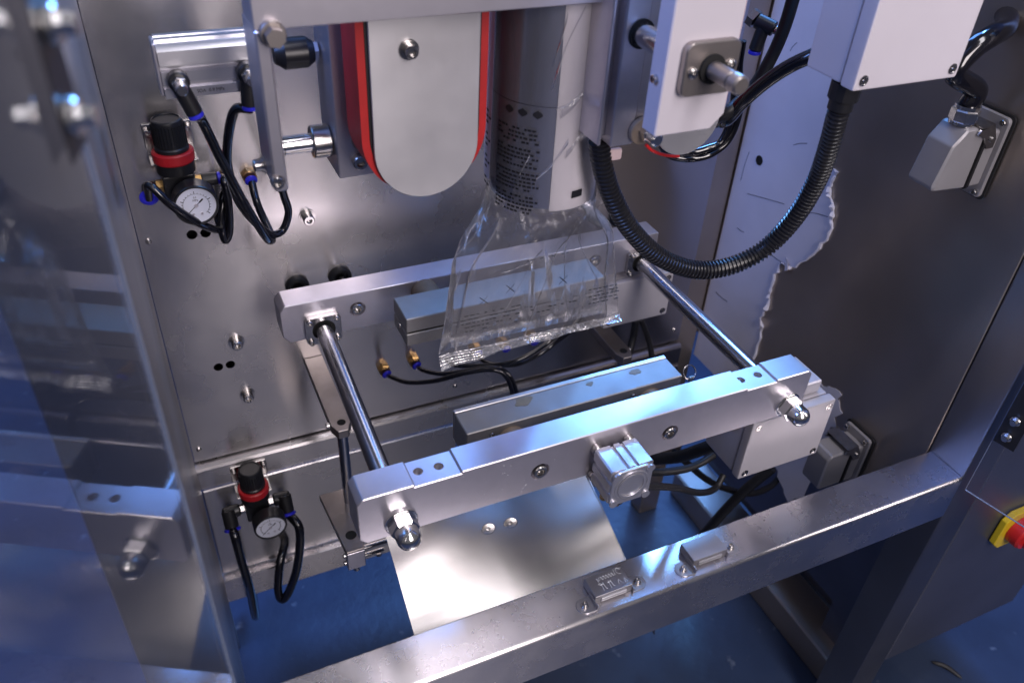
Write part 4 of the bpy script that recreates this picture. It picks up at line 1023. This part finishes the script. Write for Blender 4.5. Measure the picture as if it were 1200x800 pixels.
# panel air fittings (brass bulkheads with blue rings)
fit_pos = {}
def bulkhead(key, x, y, label, d, brass=True):
    p = at(x, y, Y=YW); d = Vector(d).normalized()
    t = thing('bulkhead_fitting', label, 'air fitting', (p.x, YW, p.z - 0.01), 'bulkhead air fittings in the back panel')
    part('hex_body', lambda bm: (lathe(bm, p, (0, -1, 0), [(0, 0), (0.0115, 0), (0.0115, 0.008), (0.0095, 0.0095), (0, 0.0095)], 6), cyl(bm, p + V(0, -0.0096, 0), p + V(0, -0.015, 0), 0.0095, 20)), 'brass', t)
    e = p + V(0, -0.0152, 0)
    part('release_ring', lambda bm: lathe(bm, e, d, [(0, 0), (0.0072, 0), (0.0088, 0.002), (0.0088, 0.005), (0.006, 0.007), (0, 0.007)], 20), 'blue', t)
    fit_pos[key] = e + d * 0.005
bulkhead('a', 264, 206, 'brass bulkhead fitting with blue ring right beside the upper dial', (0, -1, -0.5))
bulkhead('b', 291, 204, 'brass bulkhead fitting with blue ring left of the hanging side arm', (0.1, -1, -0.5))
bulkhead('c', 449, 431, 'leftmost brass bulkhead fitting below the back crossbar', (0.35, -1, -0.45))
bulkhead('d', 484, 421, 'brass bulkhead fitting below the rear jaw, second from the left', (0.35, -1, -0.45))
bulkhead('e', 556, 407, 'blue ringed fitting under the bag seal, third from the left', (0.1, -1, -0.4))
bulkhead('f', 589, 402, 'blue ringed fitting under the bag seal, fourth from the left', (0.1, -1, -0.4))
bulkhead('g', 622, 394, 'blue ringed fitting under the bag seal, rightmost of the row', (0.1, -1, -0.4))

# ================================================================== HOSES AND CABLES
def hose(name, label, pts, r, mt='hose', cat='air hose', group=None, seg=12, flat=1.0):
    P = [Vector(p) if len(p) == 3 and not isinstance(p, tuple) else (at(p[0], p[1], Y=p[2]) if isinstance(p, tuple) else Vector(p)) for p in pts]
    return solo(name, lambda bm: tube(bm, P, r, seg, 8, flat=flat), mt, label, cat, group, ang=60)
G = 'black air hoses'
hose('air_hose', 'black hose from the left elbow of the air cylinder looping down to the right', [Mfit[0], (236, 140, 0.90), (258, 185, 0.93), (283, 232, 0.96), (308, 273, 1.0), (316, 282, 1.02), (318, 276, 1.05), (302, 240, 1.10), fit_pos['b']], 0.0054, group=G)
hose('air_hose', 'black hose from the right elbow of the air cylinder, looping behind the side arm', [Mfit[1], (275, 130, 0.90), (267, 165, 0.93), (268, 200, 0.96), (282, 240, 1.0), (312, 272, 1.04), (330, 271, 1.06), (338, 250, 1.06), (333, 230, 1.05), (326, 205, 1.03)], 0.0054, group=G)
hose('air_hose', 'black hose from the left blue ring of the upper regulator crossing under its dial', [eA[0], (175, 217, 1.055), (200, 240, 1.045), (225, 257, 1.05), (248, 268, 1.07), (257, 268, 1.09), (256, 258, 1.10), (250, 245, 1.11), (246, 230, 1.125)], 0.0054, group=G)
hose('air_hose', 'black hose hanging in a tight loop right of the upper dial', [fit_pos['a'], (261, 235, 1.10), (260, 265, 1.09), (264, 282, 1.09), (269, 270, 1.09), (268, 240, 1.085), (263, 212, 1.08), eA[1] + V(0.008, -0.002, -0.002), eA[1]], 0.0054, group=G)
hose('air_hose', 'black hose hanging from the left elbow of the lower regulator', [eB[0], (276, 630, 1.05), (284, 660, 1.05), (293, 690, 1.06), (298, 716, 1.08), (300, 722, 1.11), (299, 712, 1.16), (296, 690, 1.25)], 0.0082, group=G)
hose('air_hose', 'black hose from the right elbow of the lower regulator, bent up in a hook', [eB[1], (351, 620, 1.045), (349, 660, 1.04), (340, 690, 1.045), (331, 702, 1.05), (326, 690, 1.06), (328, 660, 1.075), (333, 640, 1.10), (334, 632, 1.121)], 0.0082, group=G)
hose('air_hose', 'black hose from the leftmost lower brass fitting, running right below the rear jaw', [fit_pos['c'], (462, 443, 1.09), (480, 448, 1.06), (510, 446, 1.03), (545, 437, 1.0), (575, 433, 0.98), (592, 440, 0.97), (600, 459, 0.96), (601, 480, 0.96)], 0.0042, group=G)
hose('air_hose', 'black hose from the second lower brass fitting, joining the bundle below the bag', [fit_pos['d'], (497, 434, 1.09), (520, 438, 1.06), (555, 433, 1.03), (580, 431, 1.0), (596, 439, 0.98), (605, 460, 0.97), (606, 482, 0.97)], 0.0042, group=G)
hose('air_hose', 'black hose from the third fitting curving up to the right behind the bag seal', [fit_pos['e'], (565, 422, 1.09), (580, 427, 1.06), (605, 427, 1.04), (632, 415, 1.03), (652, 400, 1.04), (668, 388, 1.06), (680, 372, 1.08)], 0.0042, group=G)
hose('air_hose', 'black hose below the left corner of the bag seal, running up to the right', [(523, 421, 1.10), (535, 428, 1.07), (570, 428, 1.04), (600, 424, 1.02), (628, 411, 1.02), (648, 396, 1.03), (664, 382, 1.05)], 0.0042, group=G)
hose('power_cable', 'black cable hanging behind the rear junction box, left strand', [(745, 375, 1.08), (742, 395, 1.08), (735, 420, 1.06), (725, 445, 1.02)], 0.0075, 'rubber', 'cable', 'cables under the rear junction box')
hose('power_cable', 'black cable hanging behind the rear junction box, right strand', [(751, 374, 1.08), (758, 392, 1.08), (763, 412, 1.07), (766, 440, 1.05)], 0.0060, 'rubber', 'cable', 'cables under the rear junction box')
# strap like black cable and the cables at the top right
hose('power_cable', 'thick black cable crossing behind the white motor plate from the top', [(940, -40, 0.80), (920, 30, 0.80), (900, 75, 0.80), (878, 108, 0.80), (852, 132, 0.79), (838, 138, 0.82)], 0.0115, 'rubber', 'cable', None, 14, 0.7)
hose('power_cable', 'black cable running from the top right white box to the crossing cables', [(1000, 45, 0.72), (960, 62, 0.72), (925, 78, 0.74), (895, 98, 0.76), (868, 122, 0.78), (852, 140, 0.80), (838, 143, 0.84)], 0.0085, 'hose', 'cable', None, 14)
for k, (o, lb) in enumerate(((0, 'black hose curling under the right bracket, outer strand'), (-7, 'black hose curling under the right bracket, inner strand'))):
    hose('air_hose', lb, [(870 + o * .6, 48, 0.86), (866 + o * .6, 80, 0.86), (868 + o, 110, 0.86), (864 + o, 140, 0.86), (852 + o, 166, 0.86), (832 + o * .5, 181 + o, 0.86), (808, 186 + o, 0.86), (785, 182 + o * .6, 0.87), (775, 170, 0.88)], 0.0054, group=G)
hose('air_hose', 'black hose below the front air cylinder running right to the junction box', [pe + V(0.036, 0.004, -0.006), (790, 571, 0.60), (820, 577, 0.63), (838, 572, 0.65), (848, 556, 0.66)], 0.0050, 'rubber', group=G)
hose('power_cable', 'black cable from behind the front cylinder to the front junction box', [(742, 550, 0.66), (770, 553, 0.66), (800, 550, 0.66), (820, 543, 0.665), (836, 533, 0.67)], 0.0056, 'rubber', 'cable')
hose('power_cable', 'black cable sagging behind the front junction box', [(790, 530, 0.80), (806, 543, 0.80), (826, 560, 0.80), (850, 572, 0.80), (880, 578, 0.80), (905, 568, 0.82), (920, 548, 0.86)], 0.0062, 'rubber', 'cable')
hose('power_cable', 'fat black cable dropping to the floor behind the front rail', [(905, 548, 0.76), (880, 568, 0.77), (855, 592, 0.78), (830, 620, 0.79), (800, 655, 0.80), (770, 692, 0.81)], 0.0125, 'rubber', 'cable', None, 14, 0.75)
hose('power_cable', 'thick dark cable bundle behind the front crossbar, left of the front junction box', [(845, 518, 0.72), (820, 527, 0.74), (795, 535, 0.78), (765, 538, 0.82)], 0.0105, 'rubber', 'cable', None, 12)
gt = Rt((0, 0.061, 0.072))
hose('power_cable', 'thick glossy black cable rising from the upper wall connector in a bend', [gt, gt + V(0.0, -0.002, 0.02), (1119, 85, 0.69), (1140, 58, 0.69), (1163, 42, 0.69), (1178, 33, 0.70), (1180, 20, 0.73), (1165, 14, 0.77), (1130, 22, 0.82)], 0.0135, 'hose', 'cable', None, 16)
# corrugated conduit
cpts = [at(x, y, Y=yy) for x, y, yy in ((702, 165, 0.738), (706, 195, 0.736), (718, 232, 0.733), (740, 270, 0.73), (773, 301, 0.725), (815, 316, 0.72), (858, 311, 0.71), (898, 290, 0.70), (932, 254, 0.685), (957, 212, 0.67), (972, 170, 0.655), (980, 140, 0.648))] + [V(p0.x + 0.022, YT + 0.030, p0.z - 0.030)]
cs = resample(catmull(cpts, 14), 0.00135)
cd = thing('corrugated_conduit', 'ribbed black corrugated conduit sagging from the right bracket to the white box', 'conduit', cpts[5] - V(0, 0, 0.012))
def corr(bm): tube(bm, cs, 0.0115, 16, 0, rad=lambda i, n: (0.0122, 0.0122, 0.0098, 0.0098)[i % 4])
part('conduit', corr, 'conduit', cd, ang=50)
hose('signal_wire', 'thin red wire under the right pull belt', [(757, 170, 0.80), (765, 177, 0.80), (780, 182, 0.81), (795, 183, 0.82)], 0.0022, 'redknob', 'wire')

# ================================================================== DOOR CATCHES ON THE RAIL
def catch(name, label, x0):
    t = thing(name, label, 'door catch', (x0 + 0.027, 0.536, -0.8995), 'magnetic door catches on the front rail')
    z0 = -0.8993; x1 = x0 + 0.054; y0, y1 = 0.521, 0.553
    part('shell', lambda bm: (box(bm, (x0, y0 + 0.001, z0 + 0.0128), (x1, y1, z0 + 0.0142), 0.0004), box(bm, (x0, y0 + 0.001, z0 + 0.0005), (x0 + 0.0014, y1, z0 + 0.0127)), box(bm, (x1 - 0.0014, y0 + 0.001, z0 + 0.0005), (x1, y1, z0 + 0.0127)), box(bm, (x0 + 0.0015, y0 + 0.001, z0 + 0.0095), (x1 - 0.0015, y0 + 0.0022, z0 + 0.0127)), box(bm, (x0 + 0.0015, y0 + 0.001, z0 + 0.0005), (x1 - 0.0015, y0 + 0.0022, z0 + 0.0024)), box(bm, (x0 + 0.0015, y0 + 0.001, z0 + 0.0026), (x0 + 0.008, y0 + 0.0022, z0 + 0.0093)), box(bm, (x1 - 0.008, y0 + 0.001, z0 + 0.0026), (x1 - 0.0015, y0 + 0.0022, z0 + 0.0093))), 'catch', t)
    for dz in (0.0030, 0.0068): part('pole_strip', lambda bm: box(bm, (x0 + 0.0085, y0 - 0.0008, z0 + dz), (x1 - 0.0085, y0 + 0.020, z0 + dz + 0.0022), 0.0003), 'cylalu', t)
    part('magnet', lambda bm: box(bm, (x0 + 0.003, y0 + 0.004, z0 + 0.001), (x1 - 0.003, y1 - 0.002, z0 + 0.0125)), 'hole', t)
    for sx in (-1, 1):
        ex = x0 if sx < 0 else x1
        def tab(bm):
            cx_, cy = ex + sx * 0.013, (0.524 if sx < 0 else 0.530); r = 0.0115
            pts = [(ex + sx * 0.0005, cy - r, z0)] + [(cx_ + sx * r * math.cos(a), cy + r * math.sin(a), z0) for a in [-PI / 2 + PI * k / 14 for k in range(15)]] + [(ex + sx * 0.0005, cy + r, z0)]
            prism(bm, pts, (0, 0, 0.0014), 0.0003)
            box(bm, (ex + (0.0003 if sx > 0 else -0.0017), cy - 0.0115, z0 + 0.0016), (ex + (0.0017 if sx > 0 else -0.0003), cy + 0.0115, z0 + 0.0085))
        tb_ = part('mounting_tab', tab, 'catch', t)
        place('tab_screw', washer_bolt(0.0035), tb_, (ex + sx * 0.0135, 0.524 if sx < 0 else 0.530, z0 + 0.0014), (0, 0, 1))
    return t, (x0, x1, y0, y1, z0 + 0.0143)
c1, bx = catch('door_catch', 'left magnetic catch on the front rail, with white handwriting on its top', 0.400)
c2, bx2 = catch('door_catch', 'right magnetic catch on the front rail, with a bare top', 0.548)
def handwriting(bm):                        # two scribbled marker lines; read from the back of the rail
    x0, x1, y0, y1, z = bx; W_, H_ = x1 - x0, y1 - y0
    def S(pts, r=0.00035): tube(bm, [V(x0 + W_ * u, y0 + H_ * v, z + 0.0002) for u, v in pts], r * 0.8, 5, 4, flat=0.5)
    # cursive line along the back edge
    S([(0.92, 0.86), (0.86, 0.95), (0.80, 0.86), (0.82, 0.70), (0.90, 0.66)])
    S([(0.76, 0.96), (0.735, 0.66)])
    xx = 0.70
    for k in range(5):
        S([(xx, 0.66), (xx - 0.03, 0.84), (xx - 0.055, 0.68)]); xx -= 0.075
    S([(xx, 0.82), (xx - 0.03, 0.66), (xx - 0.07, 0.80), (xx - 0.06, 0.54), (xx - 0.11, 0.52)])
    # block characters, front line
    for cx_ in (0.30, 0.50):
        S([(cx_ - 0.05, 0.46), (cx_ + 0.05, 0.49)]); S([(cx_ - 0.005, 0.54), (cx_ - 0.015, 0.18)]); S([(cx_ + 0.05, 0.54), (cx_ + 0.06, 0.28), (cx_ + 0.085, 0.22)])
    S([(0.70, 0.24), (0.74, 0.44), (0.79, 0.26)]); S([(0.87, 0.20), (0.90, 0.42), (0.93, 0.22)])
part('handwriting', handwriting, 'marker', c1)

p, q_ = at(1092, 775, Z=-ZO + 0.003), at(1127, 794, Z=-ZO + 0.003)
solo('wood_splinter', lambda bm: tube(bm, [p, (p + q_) / 2 + V(0.004, 0.006, 0.001), q_], 0.004, 6, 4, rad=lambda i, n: 0.0015 + 0.004 * math.sin(PI * i / (n - 1)) ** 0.5), 'rubber', 'dark splinter lying on the blue floor at the bottom right', 'splinter')
# ================================================================== ACRYLIC DOORS
def door(name, label, hx, hy, dirn, L, z0, z1, hinge_z, bolts):
    t = thing(name, label, 'door', (hx, hy, z0))
    d = Vector((dirn[0], dirn[1], 0)).normalized(); n = Vector((-d.y, d.x, 0)); th = 0.0022
    e = V(hx, hy, 0); f = e + d * L
    def slab(bm, a, b_, za, zb, o0, o1):
        prism(bm, [a + n * o0 + V(0, 0, za), b_ + n * o0 + V(0, 0, za), b_ + n * o0 + V(0, 0, zb), a + n * o0 + V(0, 0, zb)], n * (o1 - o0))
    pane = part('pane', lambda bm: quad(bm, e + V(0, 0, z0), f + V(0, 0, z0), f + V(0, 0, z1), e + V(0, 0, z1)), 'acrylic', t)
    part('polished_edge', lambda bm: (slab(bm, e, e + d * 0.0008, z0, z1, -th / 2, th / 2), slab(bm, e + d * 0.001, f, z0 - 0.0012, z0, -th / 2, th / 2)), 'acrylic_edge', t)
    return t, e, d, n
nD = Vector((0.968, -0.252, 0)); pD = V(0.0385, 0.62, 0)
hl = on(215, 585, pD, nD)
dl, eL, dL, nL = door('acrylic_door', 'clear acrylic door swung open on the left, mirroring the front crossbar', hl.x, hl.y, (-0.252, -0.968), 0.36, -0.92, 0.25, 0, ())
for x, y in ((42, 28), (68, 137)):
    p = on(x, y, pD, nD)
    part('hinge_bolt', lambda bm: (cyl(bm, p + nD * 0.004, p + nD * 0.0085, 0.0082, 16, 0.001), cyl(bm, p + nD * 0.0087, p + nD * 0.015, 0.005, 6)), 'chrome', dl)
p1_, p2_ = on(42, 28, pD, nD), on(68, 137, pD, nD)
hm = (p1_ + p2_) / 2
part('hinge_leaf', lambda bm: prism(bm, [hm + nD * 0.0032 + dL * a + V(0, 0, z) for a, z in ((-0.012, -0.034), (0.012, -0.034), (0.012, 0.040), (-0.012, 0.040))], nD * 0.0007), 'black', dl)
hr = at(1131, 573, Y=0.497)
dr, eR, dR, nR = door('acrylic_door', 'clear acrylic door swung open on the right, in front of the red switch', hr.x, hr.y, (0.252, -0.968), 0.36, hr.z, 0.25, 0, ())
hz = on(1176, 505, eR, nR)
hc = eR + dR * 0.016
part('hinge_leaf', lambda bm: prism(bm, [V(hc.x, hc.y, 0) - nR * 0.0035 * -1 * (1 if nR.x < 0 else -1) + dR * a + V(0, 0, z) for a, z in ((-0.014, hz.z - 0.018), (0.016, hz.z - 0.018), (0.016, hz.z + 0.10), (-0.014, hz.z + 0.10))], nR * (0.003 if nR.x < 0 else -0.003)), 'black', dr)
sgn = 1 if nR.x < 0 else -1
for dz in (0.0, 0.030):
    pp = V(hc.x, hc.y, hz.z + dz) + nR * sgn * 0.0068
    part('hinge_bolt', lambda bm: (cyl(bm, pp, pp + nR * sgn * 0.004, 0.0072, 16, 0.001), cyl(bm, pp + nR * sgn * 0.0042, pp + nR * sgn * 0.010, 0.0045, 6)), 'chrome', dr)

for o in list(bpy.data.objects):
    if 'base' in o: del o['base']
